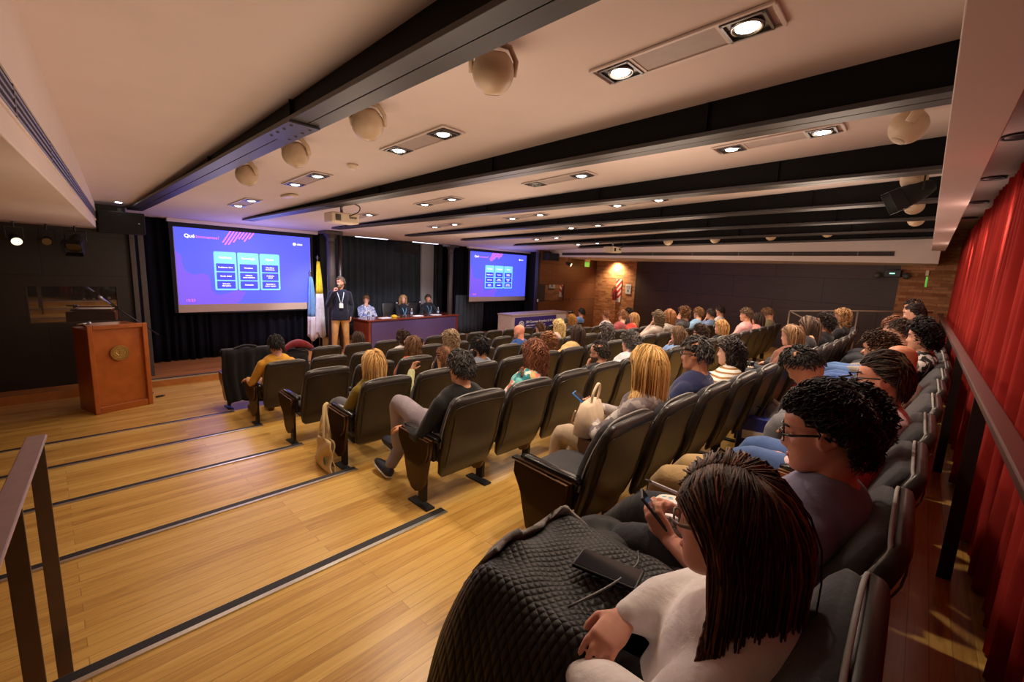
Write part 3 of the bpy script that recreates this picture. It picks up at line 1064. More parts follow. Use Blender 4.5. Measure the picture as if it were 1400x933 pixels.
def make_screen():
    W, H, B = 2.655, 1.56, 0.165
    r = empty('projection_screen', (3.195, 11.05, 1.33))
    MB().box((0, 0.006, (H - B) / 2), (W + 0.02, 0.006, H + B)).build('fabric', plain('screen_fabric', (206, 184, 160), 0.85, var=0.02), r)
    fr = MB().box((0, 0.012, H + 0.05), (W + 0.16, 0.01, 0.1)).box((-W / 2 - 0.04, 0.012, (H - B) / 2), (0.07, 0.01, H + B)).box((W / 2 + 0.04, 0.012, (H - B) / 2), (0.07, 0.01, H + B))
    fr.build('black_border', M_MATTE, r)
    MB().cyl((-W / 2 - 0.08, 0, -B - 0.02), (W / 2 + 0.08, 0, -B - 0.02), 0.022, None, 12).build('bottom_bar', M_BLACK, r, True)
    MB().box((0.05, 0.03, H + 0.125), (W + 0.3, 0.1, 0.07)).build('casing', M_WHITE, r, bevel=0.01)
    s = MB().box((0, 0.0, H / 2), (W, 0.004, H)).build('projected_slide', EM['blue'], r)

    def U(u): return (u - 0.5) * W

    def Z(v): return (1 - v) * H
    pts = smooth_path([(0, .30), (.035, .36), (.04, .46), (.06, .56), (.115, .60), (.165, .585), (.205, .62), (.215, .70), (.22, .80), (.26, .87), (.33, .85), (.40, .81), (.46, .84)], 4)
    poly = [(U(u), Z(v)) for u, v in pts] + [(U(.42), Z(.97)), (U(.38), Z(1.0)), (U(0), Z(1.0))]
    MB().prism(poly[::-1], (0, 0.0006, 0), (0, -0.003, 0), (1, 0, 0), (0, 0, 1)).build('slide_blob', EM['blob'], s)
    st = MB()
    for i in range(8):
        u0 = .36 + i * .024
        v1 = [.16, .19, .185, .15, .10, .10, .13, .09][i]
        st.prism([(U(u0 + .008), Z(.0)), (U(u0 + .019), Z(.0)), (U(u0 + .011 - v1 * .32), Z(v1)), (U(u0 - v1 * .32), Z(v1))][::-1], (0, 0.0006, 0), (0, -0.003, 0), (1, 0, 0), (0, 0, 1))
    st.build('slide_stripes', EM['pink'], s)

    def rrect(u0, u1, v0, v1, rad):
        p = []
        for cx, cz, a0 in ((U(u1) - rad, Z(v0) - rad, 0), (U(u0) + rad, Z(v0) - rad, 90), (U(u0) + rad, Z(v1) + rad, 180), (U(u1) - rad, Z(v1) + rad, 270)):
            for k in range(5):
                a = math.radians(a0 + 22.5 * k)
                p.append((cx + rad * math.cos(a), cz + rad * math.sin(a)))
        return p
    cards = [('Problema', ['Problemas claro', 'Escala global', 'Soluci\u00f3n\ndisruptiva']), ('Tecnolog\u00eda', ['Novedosa', 'Validada\nexternamente', 'Patentable']), ('Equipo', ['Cient\u00edficos\nfundadores', 'Ambici\u00f3n\nglobal', 'Aprender a\nsumar equipo'])]
    for c, (head, rows) in enumerate(cards):
        u0 = .245 + c * .166
        u1 = u0 + .158
        k = MB().prism(rrect(u0, u1, .285, .81, 0.03)[::-1], (0, 0.0006, 0), (0, -0.004, 0), (1, 0, 0), (0, 0, 1)).build('slide_card', EM['card'], s)
        rb = MB()
        def put(*a, **kw):
            tx = MB()
            text_into(tx, *a, **kw)
            tx.build('slide_text', EM['white'], s)
        put(head, U((u0 + u1) / 2), Z(.365), 0.062, -0.0058, bold=0.001)
        for i, t in enumerate(rows):
            v0 = .445 + i * .119
            rb.prism(rrect(u0 + .014, u1 - .014, v0, v0 + .105, 0.01)[::-1], (0, 0.0006, 0), (0, -0.005, 0), (1, 0, 0), (0, 0, 1))
            put(t, U((u0 + u1) / 2), Z(v0 + .052), 0.042, -0.0062, bold=0.0008)
        rb.build('slide_row', EM['row'], s)
    put('Qu\u00e9', U(.062), Z(.105), 0.10, -0.004, 'LEFT', bold=0.002)
    tx = MB()
    text_into(tx, 'cites', U(.885), Z(.115), 0.07, -0.004, 'LEFT', bold=0.001)
    tx.prism([(U(.865) + 0.036 * math.cos(a), Z(.115) + 0.036 * math.sin(a)) for a in np.linspace(0, 2 * PI, 18)[:-1]][::-1], (0, 0.0006, 0), (0, -0.004, 0), (1, 0, 0), (0, 0, 1))
    tx.build('slide_logo', EM['white'], s)
    for a in (('Innovamos?', U(.135), Z(.108), 0.088), ('15:23', U(.045), Z(.945), 0.075)):
        tp = MB()
        text_into(tp, *a, -0.004, 'LEFT')
        tp.build('slide_text', EM['pink'], s)
    return r


scr = make_screen()
tag(scr, 'large projection screen with a blue slide, left of the speaker', 'projection screen', 'projection screens')
s2 = copy_tree(scr)
s2.location = (11.10, 11.05, 1.40)
s2.scale = (1.045, 1, 0.965)
tag(s2, 'large projection screen with a blue slide, right of the second column', 'projection screen', 'projection screens')

# ------------------------------------------------------------------ lectern
def make_lectern():
    W, D, H = 0.695, 0.53, 1.285
    r = empty('lectern', (0.357, 8.418, 0), math.radians(14.9), 'tall cherry wood lectern with a round brass emblem, left of the stage', 'lectern')
    MB().box((W / 2, D / 2 + 0.012, H / 2 - 0.03), (W - 0.02, D - 0.03, H - 0.06)).build('cabinet', M_CHERRY, r, bevel=0.006)
    f = MB()
    t = 0.06
    f.box((t / 2, 0, H / 2), (t, 0.05, H)).box((W - t / 2, 0, H / 2), (t, 0.05, H)).box((W / 2, 0, H - t / 2), (W - 2 * t, 0.05, t)).box((W / 2, 0.004, 0.05), (W - 2 * t, 0.04, 0.10))
    f.build('front_frame', M_CHERRY, r, bevel=0.008)
    MB().box((W / 2, D / 2 - 0.01, H - 0.03), (W - 0.13, D - 0.08, 0.03), R=rotm(0.0, 0, 0)).build('reading_top', M_CHERRY, r, bevel=0.004)
    e = MB()
    ring = [(0.112 * math.cos(a), 0.112 * math.sin(a)) for a in np.linspace(0, 2 * PI, 40)[:-1]]
    e.prism(ring[::-1], (0, 0.012, 0), (W / 2 + 0.0, -0.002, 0.86), (1, 0, 0), (0, 0, 1))
    e.build('emblem', plain('old_brass', (176, 140, 74), 0.4, 0.75, 0.3, 60, 0.5, 120), r)
    d = MB()
    for rad in (0.106, 0.078):
        d.tube([(W / 2 + rad * math.cos(a), -0.004, 0.86 + rad * math.sin(a)) for a in np.linspace(0, 2 * PI, 41)], 0.003, 6, cap=False)
    d.box((W / 2, -0.005, 0.865), (0.008, 0.006, 0.11)).box((W / 2, -0.005, 0.895), (0.09, 0.006, 0.007))
    d.tube([(W / 2 - 0.05, -0.005, 0.87), (W / 2 - 0.03, -0.005, 0.835), (W / 2, -0.005, 0.822), (W / 2 + 0.03, -0.005, 0.835), (W / 2 + 0.05, -0.005, 0.87)], 0.004, 6)
    for a in np.linspace(0, 2 * PI, 33)[:-1]:
        d.box((W / 2 + 0.092 * math.cos(a), -0.004, 0.86 + 0.092 * math.sin(a)), (0.006, 0.005, 0.012), R=rotm(0, -a + PI / 2, 0))
    d.build('emblem_relief', plain('bright_brass', (206, 172, 104), 0.32, 0.8, 0.1), r)
    return r


make_lectern()
o = empty('microphone_stand', (0.98, 9.28, 0.0), 0, 'thin black boom microphone stand rising behind the lectern', 'microphone stand')
MB().lathe([(0.15, 0.0), (0.15, 0.015), (0.03, 0.03), (0.012, 0.05)], n=20).build('base', M_BLACK, o, True)
MB().cyl((0, 0, 0.02), (-0.06, -0.45, 1.32), 0.010).build('pole', M_BLACK, o, True)
MB().cyl((0.24, -0.32, 1.03), (-0.36, -0.62, 1.60), 0.008).build('boom', M_BLACK, o, True)
m = MB().tube([(-0.33, -0.605, 1.57), (-0.42, -0.65, 1.655), (-0.43, -0.655, 1.665), (-0.455, -0.667, 1.69)], [0.012, 0.02, 0.028, 0.02], 12)
m.build('microphone', plain('mic_silver', (170, 178, 190), 0.3, 0.8), o, True)
o = empty('handheld_microphone', (0.335, 8.56, 1.285), 0.4, 'small silver microphone lying on the left edge of the lectern', 'microphone')
MB().tube([(-0.08, 0, 0.02), (0.0, 0, 0.02), (0.05, 0, 0.022)], [0.012, 0.015, 0.018], 12).build('handle', M_STEEL, o, True)
MB().ball((0.075, 0, 0.024), 0.024).build('grille', plain('mic_mesh', (190, 190, 196), 0.35, 0.7, bump=0.5, bs=400), o, True)
o = empty('floor_plug', (1.16, 8.95, 0.0), 0.3, 'tiny pale connector lying on the floor right of the lectern', 'connector')
MB().box((0, 0, 0.012), (0.10, 0.035, 0.024)).build('body', M_BLACK, o, bevel=0.004)
MB().box((0.06, 0, 0.012), (0.03, 0.03, 0.02)).build('tip', M_STEEL, o)

# ------------------------------------------------------------------ panel table and what stands on it
TBL = empty('panel_table', (7.26, 10.85, ZST), math.radians(5.2), 'long dark wood panel table on the stage with a polished front', 'table')
MB().box((0, 0, 0.735), (3.30, 0.74, 0.035)).build('tabletop', M_TABLEWOOD, TBL, bevel=0.006)
MB().box((0.0, -0.33, 0.36), (3.06, 0.03, 0.715)).build('front_panel', plain('painted_violet_sheen', (92, 74, 112), 0.22, 0.2, 0.06, 2), TBL)  # blue-violet sheen of the polished front is put into its base colour
for s in (-1, 1):
    MB().box((s * 1.585, 0, 0.36), (0.07, 0.70, 0.715)).build('side_panel', M_TABLEWOOD, TBL, bevel=0.004)
_c, _s = math.cos(math.radians(5.2)), math.sin(math.radians(5.2))


def on_table(u, v, z=0.753):
    return (7.26 + u * _c - v * _s, 10.85 + u * _s + v * _c, ZST + z)


def make_bottle(loc, label):
    r = empty('water_bottle', loc, 0, label, 'water bottle', 'water bottles on the panel table')
    t = NT('clear_plastic'); t.set(Roughness=0.08, Transmission_Weight=0.9, IOR=1.33); t.bsdf.inputs['Base Color'].default_value = (0.85, 0.9, 0.95, 1)
    MB().lathe([(0.030, 0.0), (0.033, 0.01), (0.033, 0.13), (0.028, 0.165), (0.013, 0.195), (0.013, 0.205)], n=16).build('bottle', t.m, r, True)
    MB().lathe([(0.0145, 0.2), (0.0145, 0.222)], n=14).build('cap', plain('cap_white', (230, 232, 236), 0.4), r, True)
    MB().lathe([(0.0337, 0.06), (0.0337, 0.11)], n=16).build('paper_label', plain('label_blue', (170, 196, 226), 0.5), r, True)
    return r


make_bottle(on_table(-1.42, -0.05), 'water bottle at the speaker end of the panel table')
make_bottle(on_table(-0.02, -0.1), 'water bottle in front of the seated woman on stage')
make_bottle(on_table(1.0, -0.1), 'water bottle in front of the rightmost panelist')


def make_desk_mic(loc, rz, label):
    r = empty('desk_microphone', loc, rz, label, 'microphone', 'desk microphones on the panel table')
    MB().lathe([(0.07, 0.0), (0.068, 0.015), (0.02, 0.025)], n=20).build('base', M_BLACK, r, True)
    MB().tube([(0, 0, 0.02), (0.0, 0.0, 0.14), (-0.05, 0.05, 0.27)], 0.006, 8).build('neck', M_BLACK, r, True)
    MB().tube([(-0.045, 0.045, 0.25), (-0.085, 0.085, 0.34), (-0.1, 0.1, 0.375)], [0.012, 0.017, 0.024], 12).build('microphone', M_BLACK, r, True)
    MB().ball((-0.105, 0.105, 0.385), 0.027, 12, 8).build('grille', plain('mic_mesh', (190, 190, 196), 0.35, 0.7, bump=0.5, bs=400), r, True)
    return r


make_desk_mic(on_table(-0.32, -0.05), 0.3, 'desk microphone left of the seated woman on stage')
make_desk_mic(on_table(0.52, -0.05), 0.2, 'desk microphone between the woman and the rightmost panelist')
M_PAPER = plain('white_paper', (236, 236, 240), 0.7, var=0.02)
for u, v, rz, lab in ((0.18, -0.12, 0.1, 'white papers in front of the seated woman on stage'), (0.86, -0.14, -0.1, 'white papers in front of the rightmost panelist'), (-0.95, -0.1, 0.05, 'white papers before the panelist in the patterned shirt')):
    o = empty('paper_stack', on_table(u, v), rz, lab, 'papers', 'papers on the panel table')
    MB().box((0, 0, 0.002), (0.30, 0.21, 0.004)).build('under_sheet', M_PAPER, o)
    MB().box((0.03, 0.01, 0.006), (0.29, 0.2, 0.004), rz=0.12).build('top_sheet', M_PAPER, o)
o = empty('yellow_cap', on_table(-0.62, -0.08), 0.2, 'rounded yellow cloth thing lying on the panel table', 'cap')
MB().ball((0, 0, 0.02), (0.09, 0.08, 0.055), 16, 10).build('crown', cloth('yellow_cotton', (226, 186, 40)), o, True)
MB().ball((0.10, -0.03, 0.012), (0.08, 0.06, 0.01), 14, 8).build('brim', cloth('tan_cotton', (186, 150, 96)), o, True)


def make_office_chair(loc, rz, label):
    r = empty('office_chair', loc, rz, label, 'office chair', 'black office chairs behind the panel table')
    lea = plain('black_leather', (22, 23, 26), 0.38, bump=0.2, bs=90)
    MB().tube([(0, -0.26, 0.46), (0, -0.2, 0.47), (0, 0.2, 0.47), (0, 0.25, 0.46)], [0.2, 0.25, 0.25, 0.2], 20, [0.03, 0.05, 0.05, 0.03], 4).build('seat', lea, r, True)
    MB().tube([(0, 0.25, 0.5), (0, 0.27, 0.56), (0, 0.31, 0.8), (0, 0.34, 1.02), (0, 0.345, 1.07)], [0.2, 0.235, 0.25, 0.235, 0.2], 20, [0.02, 0.04, 0.045, 0.035, 0.02], 4, up=(0, 1, 0)).build('backrest', lea, r, True)
    MB().cyl((0, 0, 0.1), (0, 0, 0.44), 0.03).build('gas_stem', M_STEEL, r, True)
    b = MB()
    for k in range(5):
        a = k * 2 * PI / 5
        b.tube([(0, 0, 0.11), (0.3 * math.cos(a), 0.3 * math.sin(a), 0.06)], 0.018, 8)
    b.build('star_base', M_BLACK, r, True)
    for k in range(5):
        a = k * 2 * PI / 5
        MB().cyl((0.3 * math.cos(a) - 0.02, 0.3 * math.sin(a), 0.03), (0.3 * math.cos(a) + 0.02, 0.3 * math.sin(a), 0.03), 0.03).build('caster', M_BLACK, r, True)
    for s in (-1, 1):
        MB().tube([(s * 0.27, 0.18, 0.46), (s * 0.29, 0.15, 0.66), (s * 0.29, -0.12, 0.67)], 0.018, 8).build('armrest', M_BLACK, r, True)
    return r


make_office_chair((5.98, 11.55, ZST), 0.1, 'black office chair on stage behind the man in the patterned shirt')
make_office_chair((7.22, 11.6, ZST), 0.05, 'black office chair on stage behind the seated woman')
make_office_chair((8.15, 11.65, ZST), 0.05, 'black office chair on stage behind the man with the blue lanyard')

# ------------------------------------------------------------------ flags
def make_flag(loc, top, bands, label, seed, w=0.11, z0=0.35, spear=True):
    r = empty('flag', loc, 0, label, 'flag')
    MB().lathe([(0.13, 0.0), (0.13, 0.025), (0.04, 0.05), (0.03, 0.12)], n=20).build('base', plain('dark_varnish', (50, 34, 24), 0.4), r, True)
    MB().cyl((0, 0, 0.05), (0, 0, top - 0.12), 0.013).build('pole', plain('pole_brass', (150, 120, 80), 0.4, 0.4), r, True)
    f = MB().lathe([(0.012, top - 0.12), (0.026, top - 0.1), (0.012, top - 0.08), (0.02, top - 0.05), (0.002, top)], n=12)
    if spear: f.box((0, 0, top - 0.07), (0.09, 0.012, 0.012))
    f.build('finial', M_STEEL, r, True)
    rng = np.random.default_rng(seed)
    n = 26
    zt = top - 0.16
    G = []
    cen = (0.03, -0.03)
    for i in range(n + 1):
        a = 2 * PI * i / n
        col = []
        for k in range(15):
            q = k / 14
            rad = w * (0.25 + 0.75 * q ** 0.7) * (1 + 0.28 * math.sin(4 * a + 2 * q + seed) + 0.12 * math.sin(7 * a + seed))
            zz = zt - (zt - z0) * q + (0.07 * math.sin(2 * a + seed) if k == 14 else 0)
            col.append((cen[0] * q + rad * math.cos(a) * 1.0, cen[1] + rad * math.sin(a) * 0.55, zz))
        G.append(col)
    G = np.array(G)
    cuts = [0] + [int(round(b[0] * 14)) for b in bands]
    for (fr, colr), a, b in zip(bands, cuts[:-1], cuts[1:]):
        MB().sheet(G[:, a:b + 1], 0.004).build('cloth_band', cloth('flag_' + str(colr), colr, 0.7), r, True)
    return r


make_flag((4.66, 10.95, ZST), 2.36, [(0.42, (238, 208, 40)), (1.0, (232, 230, 236))], 'yellow and white flag on a pole behind the speaker', 1, 0.10, 0.36)
make_flag((4.50, 11.02, ZST), 1.98, [(0.62, (120, 170, 222)), (1.0, (222, 214, 220))], 'light blue and white flag at the left screen edge', 2, 0.11, 0.3)
make_flag((4.95, 11.0, ZST), 1.2, [(0.12, (230, 190, 40)), (1.0, (168, 30, 46))], 'short red flag mostly hidden behind the speaker', 3, 0.08, 0.3, False)

# ------------------------------------------------------------------ registration table with the congress banner
BN = empty('banner_table', (10.9, 8.95, 0.0), math.radians(2.0), 'table at the right of the stage with a violet congress banner', 'table')
MB().box((0, 0.22, 1.0), (2.9, 0.6, 0.05)).build('tabletop', plain('table_grey', (168, 150, 150), 0.5), BN, bevel=0.006)
for sx in (-1, 1):
    MB().box((sx * 1.41, 0.22, 0.49), (0.05, 0.56, 0.96)).build('side_panel', plain('table_pale', (196, 180, 184), 0.5), BN)
MB().box((0.0, -0.05, 0.49), (2.76, 0.02, 0.96)).build('front_panel', plain('table_pale', (196, 180, 184), 0.5), BN)
bn = MB().box((-0.25, -0.07, 0.5), (2.1, 0.008, 0.86)).build('banner', plain('banner_violet', (56, 44, 128), 0.55, var=0.04), BN)
t = MB()
text_into(t, 'XIV Congreso Argentino de Virolog\u00eda', -0.78, 0.77, 0.105, -0.0755, 'LEFT', bold=0.002)
for i in range(5):
    t.box((-0.68 + i * 0.2, -0.0755, 0.66), (0.17, 0.002, 0.022))
t.build('banner_text', plain('banner_white', (232, 230, 240), 0.6), bn)
e = MB()
e.tube([(-1.0 + 0.11 * math.cos(a), -0.076, 0.7 + 0.11 * math.sin(a)) for a in np.linspace(0, 2 * PI, 33)], 0.012, 6, cap=False)
for k in range(7):
    a = k * 2 * PI / 7
    e.ball((-1.0 + 0.055 * math.cos(a), -0.075, 0.7 + 0.055 * math.sin(a)), (0.022, 0.004, 0.022), 10, 6)
e.ball((-1.0, -0.075, 0.7), (0.03, 0.004, 0.03), 10, 6)
e.build('banner_emblem', plain('banner_white', (232, 230, 240), 0.6), bn)
sb = MB().box((1.13, -0.07, 0.62), (0.5, 0.008, 0.62)).build('sponsor_panel', plain('sponsor_white', (214, 206, 214), 0.6, var=0.02), BN)
t = MB()
text_into(t, 'ABBOTT', 1.13, 0.72, 0.10, -0.0755, bold=0.001)
t.build('sponsor_text', plain('sponsor_grey', (120, 116, 136), 0.6), sb)

# ------------------------------------------------------------------ handrails
M_RAILTOP = plain('dark_red_brown_rail', (84, 52, 48), 0.35, 0.1, 0.06, 3)
M_POST = plain('dark_bronze_steel', (52, 44, 42), 0.4, 0.5, 0.08)
r = empty('handrail', (0, 0, 0), 0, 'long dark handrail along the red curtain behind the back row', 'handrail')
MB().box((7.0, -0.272, 1.805), (12.0, 0.06, 0.035)).build('top_rail', M_RAILTOP, r, bevel=0.006)
for x in (3.08, 4.92, 6.9, 8.9, 10.9):
    MB().box((x, -0.272, (1.79 + TZ[0]) / 2), (0.012, 0.055, 1.79 - TZ[0])).build('post', M_POST, r)
M_RAILV = plain('brushed_bronze', (176, 158, 172), 0.32, 0.35, 0.06, 30)
r = empty('handrail', (0, 0, 0), 0, 'brushed steel handrail at the left edge of the aisle', 'handrail')
P0, P1 = np.array((-0.065, 2.36)), np.array((-0.21, 0.62))
d = (P1 - P0) / np.linalg.norm(P1 - P0)
rz = math.atan2(d[1], d[0])
c = (P0 + P1) / 2
MB().box((c[0], c[1], 1.60), (np.linalg.norm(P1 - P0), 0.055, 0.014), rz=rz).build('top_rail', M_RAILV, r, bevel=0.003)
for y in (2.31, 1.76):
    x = np.interp(y, (0.62, 2.36), (-0.21, -0.065))
    MB().box((x, y, (1.594 + (TZ[1] if y < 2.2 else TZ[2])) / 2), (0.045, 0.014, 1.594 - (TZ[1] if y < 2.2 else TZ[2]))).build('post', plain('dark_bronze_plate', (112, 96, 86), 0.34, 0.4, 0.06, 20), r, bevel=0.002)
r = empty('handrail', (0, 0, 0), 0, 'thin pale guard rail at the far right end of the rows', 'handrail')
M_PALE = plain('pale_steel', (168, 152, 140), 0.4, 0.5)
Q = [(11.0, 2.08, 1.715), (11.2, 0.94, 1.815), (11.42, -0.15, 1.88)]
MB().tube(Q, 0.02, 8).build('top_rail', M_PALE, r, True)
for (x, y, z), zz in zip(Q[:2], (TZ[1], TZ[0])):
    MB().cyl((x, y, 0.68), (x, y, z), 0.016).build('post', M_PALE, r, True)
MB().cyl((11.0, 2.05, 1.70), (11.12, 1.35, 1.35), 0.013).build('brace', M_PALE, r, True)
# ------------------------------------------------------------------ auditorium seats
def leather_mat():
    t = NT('black_leatherette')
    v = t.coord()
    t.color(t.ramp(t.noise(v, 9, 3), [(0.3, lin((34, 29, 26))), (0.7, lin((48, 41, 36)))]))
    t.set(Roughness=0.36, Specular_IOR_Level=0.5)
    a = t.noise(v, 5, 3, 0.5, 0.5)
    b = t.noise(v, 260, 2)
    t.bump(t.math('ADD', t.math('MULTIPLY', a, 0.5), t.math('MULTIPLY', b, 0.06)), 0.3, 0.012)
    return t.m


M_LEATHER = leather_mat()
M_FABRIC = cloth('charcoal_upholstery', (62, 62, 66), 0.95, 500, 0.1)
M_PIPING = plain('grey_piping', (150, 148, 146), 0.7)
M_ARM = plain('glossy_black_arm', (20, 19, 22), 0.22, 0.0, 0.1)
M_TABLET = plain('satin_dark_panel', (112, 80, 54), 0.3, 0.1, 0.06, 5)
M_LEG = plain('black_leg', (22, 21, 22), 0.45, 0.2)

SEAT_BACK = [(-0.115, 0.235), (-0.135, 0.27), (-0.165, 0.36), (-0.205, 0.48), (-0.232, 0.60), (-0.262, 0.72), (-0.296, 0.82), (-0.312, 0.86), (-0.318, 0.875)]
HALF_W = [0.20, 0.235, 0.255, 0.262, 0.262, 0.258, 0.252, 0.236, 0.205]


def make_seat():
    r = empty('auditorium_seat', (0, 0, 0))
    P = [(0, y, z) for y, z in SEAT_BACK]
    th = [0.012, 0.024, 0.032, 0.036, 0.036, 0.034, 0.032, 0.026, 0.012]
    b = MB().tube(P, HALF_W, 32, th, 5.5, up=(0, 1, 0))
    # stitched border on the rear of the back
    for ins, rr in ((0.035, 0.0028),):
        L = []
        for s in (-1, 1):
            col = [(s * (HALF_W[i] - ins), SEAT_BACK[i][0] - th[i] * 1.01, SEAT_BACK[i][1] + (0.02 if i == 1 else 0) - 0.006 * (i > 4)) for i in range(1, 7)]
            L.append(col if s < 0 else col[::-1])
        b.tube(smooth_path(L[0] + L[1] + [L[0][0]], 4), rr, 5)
    b.build('back_shell', M_LEATHER, r, True)
    # front cushion with piping
    Q = [(0, y + 0.05 + 0.012 * math.sin(i), z) for i, (y, z) in enumerate(SEAT_BACK[2:])]
    hw = [w - 0.02 for w in HALF_W[2:]]
    ct = [0.02, 0.036, 0.042, 0.038, 0.036, 0.028, 0.012]
    MB().tube(Q, hw, 28, ct, 4.5, up=(0, 1, 0)).build('back_cushion', M_FABRIC, r, True)
    pth = [(-hw[i] - 0.008, Q[i][1] - 0.02, Q[i][2]) for i in range(1, 7)] + [(-0.1, Q[6][1] - 0.018, Q[6][2] + 0.012), (0.1, Q[6][1] - 0.018, Q[6][2] + 0.012)] + [(hw[i] + 0.008, Q[i][1] - 0.02, Q[i][2]) for i in range(6, 0, -1)]
    MB().tube(smooth_path(pth, 4), 0.0055, 6).build('piping', M_PIPING, r, True)
    S = [(0, -0.16, 0.40), (0, -0.13, 0.415), (0, 0.0, 0.42), (0, 0.18, 0.43), (0, 0.26, 0.42), (0, 0.285, 0.405)]
    MB().tube(S, [0.22, 0.24, 0.245, 0.245, 0.235, 0.2], 28, [0.02, 0.042, 0.05, 0.05, 0.042, 0.018], 4).build('seat_cushion', M_FABRIC, r, True)
    MB().tube([(0, -0.16, 0.355), (0, 0.1, 0.36), (0, 0.24, 0.372)], [0.21, 0.225, 0.2], 20, [0.02, 0.025, 0.012], 4).build('seat_pan', M_LEG, r, True)
    add_arm(r, -0.2875)
    return r


def add_arm(r, x):
    a = MB().tube([(x, -0.20, 0.555), (x, -0.17, 0.562), (x, 0.16, 0.575), (x, 0.20, 0.572)], [0.022, 0.029, 0.029, 0.02], 16, [0.012, 0.02, 0.02, 0.012], 4)
    a.build('armrest', M_ARM, r, True)
    l = MB().box((x, -0.02, 0.30), (0.036, 0.075, 0.52)).box((x, -0.09, 0.47), (0.03, 0.14, 0.16)).build('leg', M_LEG, r, bevel=0.006)
    MB().box((x, 0.0, 0.007), (0.075, 0.24, 0.014)).build('foot_plate', M_LEG, l, bevel=0.003)


def aisle_end(r, s=-1):
    """the tall side panel and the folded writing tablet on the aisle side"""
    x = s * 0.2875
    prof = [(-0.17, 0.555), (0.20, 0.572), (0.215, 0.54), (0.205, 0.46), (0.17, 0.38), (0.145, 0.28), (0.12, 0.19), (0.07, 0.13), (0.015, 0.115), (-0.05, 0.14), (-0.095, 0.21), (-0.125, 0.33), (-0.155, 0.46)]
    MB().prism(prof, (0.022 * s, 0, 0), (x + s * 0.022, 0, 0), (0, 1, 0), (0, 0, 1)).build('side_panel', M_TABLET, r)
    tab = [(-0.16, 0.548), (0.20, 0.566), (0.205, 0.50), (0.16, 0.42), (0.10, 0.36), (0.02, 0.335), (-0.07, 0.345), (-0.125, 0.39), (-0.155, 0.46)]
    t = MB().prism(tab, (0.016 * s, 0, 0), (x + s * 0.052, 0, 0), (0, 1, 0), (0, 0, 1)).build('writing_tablet', M_TABLET, r)
    MB().box((x + s * 0.048, 0.02, 0.545), (0.016, 0.2, 0.02)).build('hinge', M_ARM, t)


# rows from the back: name, leg depth y, tread height, first seat centre, pitch, number of seats
def row_dy(row, i, x):
    if row == 'G': return -0.03 * min(i, 7)
    if row == 'F': return -0.03 * i + 0.03 * max(0.0, x - 7.5) ** 2
    return 0.0


ROWS = {
    'G': dict(y=0.30, z=TZ[0], x0=0.95, p=0.60, n=14, name='back row'),
    'F': dict(y=1.35, z=TZ[1], x0=2.09, p=0.578, n=15, name='second row from the back'),
    'E': dict(y=2.53, z=TZ[2], x0=2.09, p=0.578, n=16, name='third row from the back'),
    'D': dict(y=3.75, z=TZ[3], x0=2.08, p=0.578, n=17, name='fourth row from the back'),
    'C': dict(y=4.98, z=TZ[4], x0=2.08, p=0.578, n=15, name='third row from the front'),
    'B': dict(y=6.24, z=TZ[5], x0=2.09, p=0.578, n=17, name='second row from the front'),
    'A': dict(y=7.68, z=TZ[6], x0=2.12, p=0.578, n=16, name='front row'),
}
ORD = ['first', 'second', 'third', 'fourth', 'fifth', 'sixth', 'seventh', 'eighth', 'ninth', 'tenth', 'eleventh', 'twelfth', 'thirteenth', 'fourteenth', 'fifteenth', 'sixteenth', 'seventeenth', 'eighteenth']
seat0 = make_seat()
n_seats = 0


def seat_pos(row, i):
    R = ROWS[row]
    x = R['x0'] + R['p'] * i
    rz = 0.0
    if row == 'F': rz = 0.03 * max(0.0, x - 7.5)
    return x, R['y'] + row_dy(row, i, x), R['z'], rz

for row, R in ROWS.items():
    for i in range(R['n']):
        x, y, z, rz = seat_pos(row, i)
        o = seat0 if n_seats == 0 else copy_tree(seat0)
        n_seats += 1
        o.location, o.rotation_euler = (x, y, z), (0, 0, rz)
        lab = 'black leather auditorium seat, %s from the aisle end in the %s' % (ORD[i], R['name'])
        tag(o, lab, 'seat', 'auditorium seats')
        if i == 0 and row != 'A': aisle_end(o)
        if i == R['n'] - 1: add_arm(o, 0.2875)
# ------------------------------------------------------------------ people
HEADTAB = np.array([  # z, half width, front y, back y, centre y
    (-.118, .016, .062, .040, .052), (-.112, .028, .074, .020, .046), (-.100, .040, .082, -.010, .030), (-.085, .048, .084, -.040, .015),
    (-.066, .055, .082, -.062, .004), (-.045, .062, .082, -.078, 0), (-.020, .067, .080, -.090, 0), (.005, .070, .078, -.098, 0), (.030, .073, .085, -.102, 0),
    (.055, .0735, .083, -.101, 0), (.078, .069, .070, -.092, -.004), (.096, .058, .050, -.076, -.008), (.108, .042, .030, -.056, -.010), (.115, .022, .010, -.034, -.011), (.118, .006, -.005, -.018, -.011)])


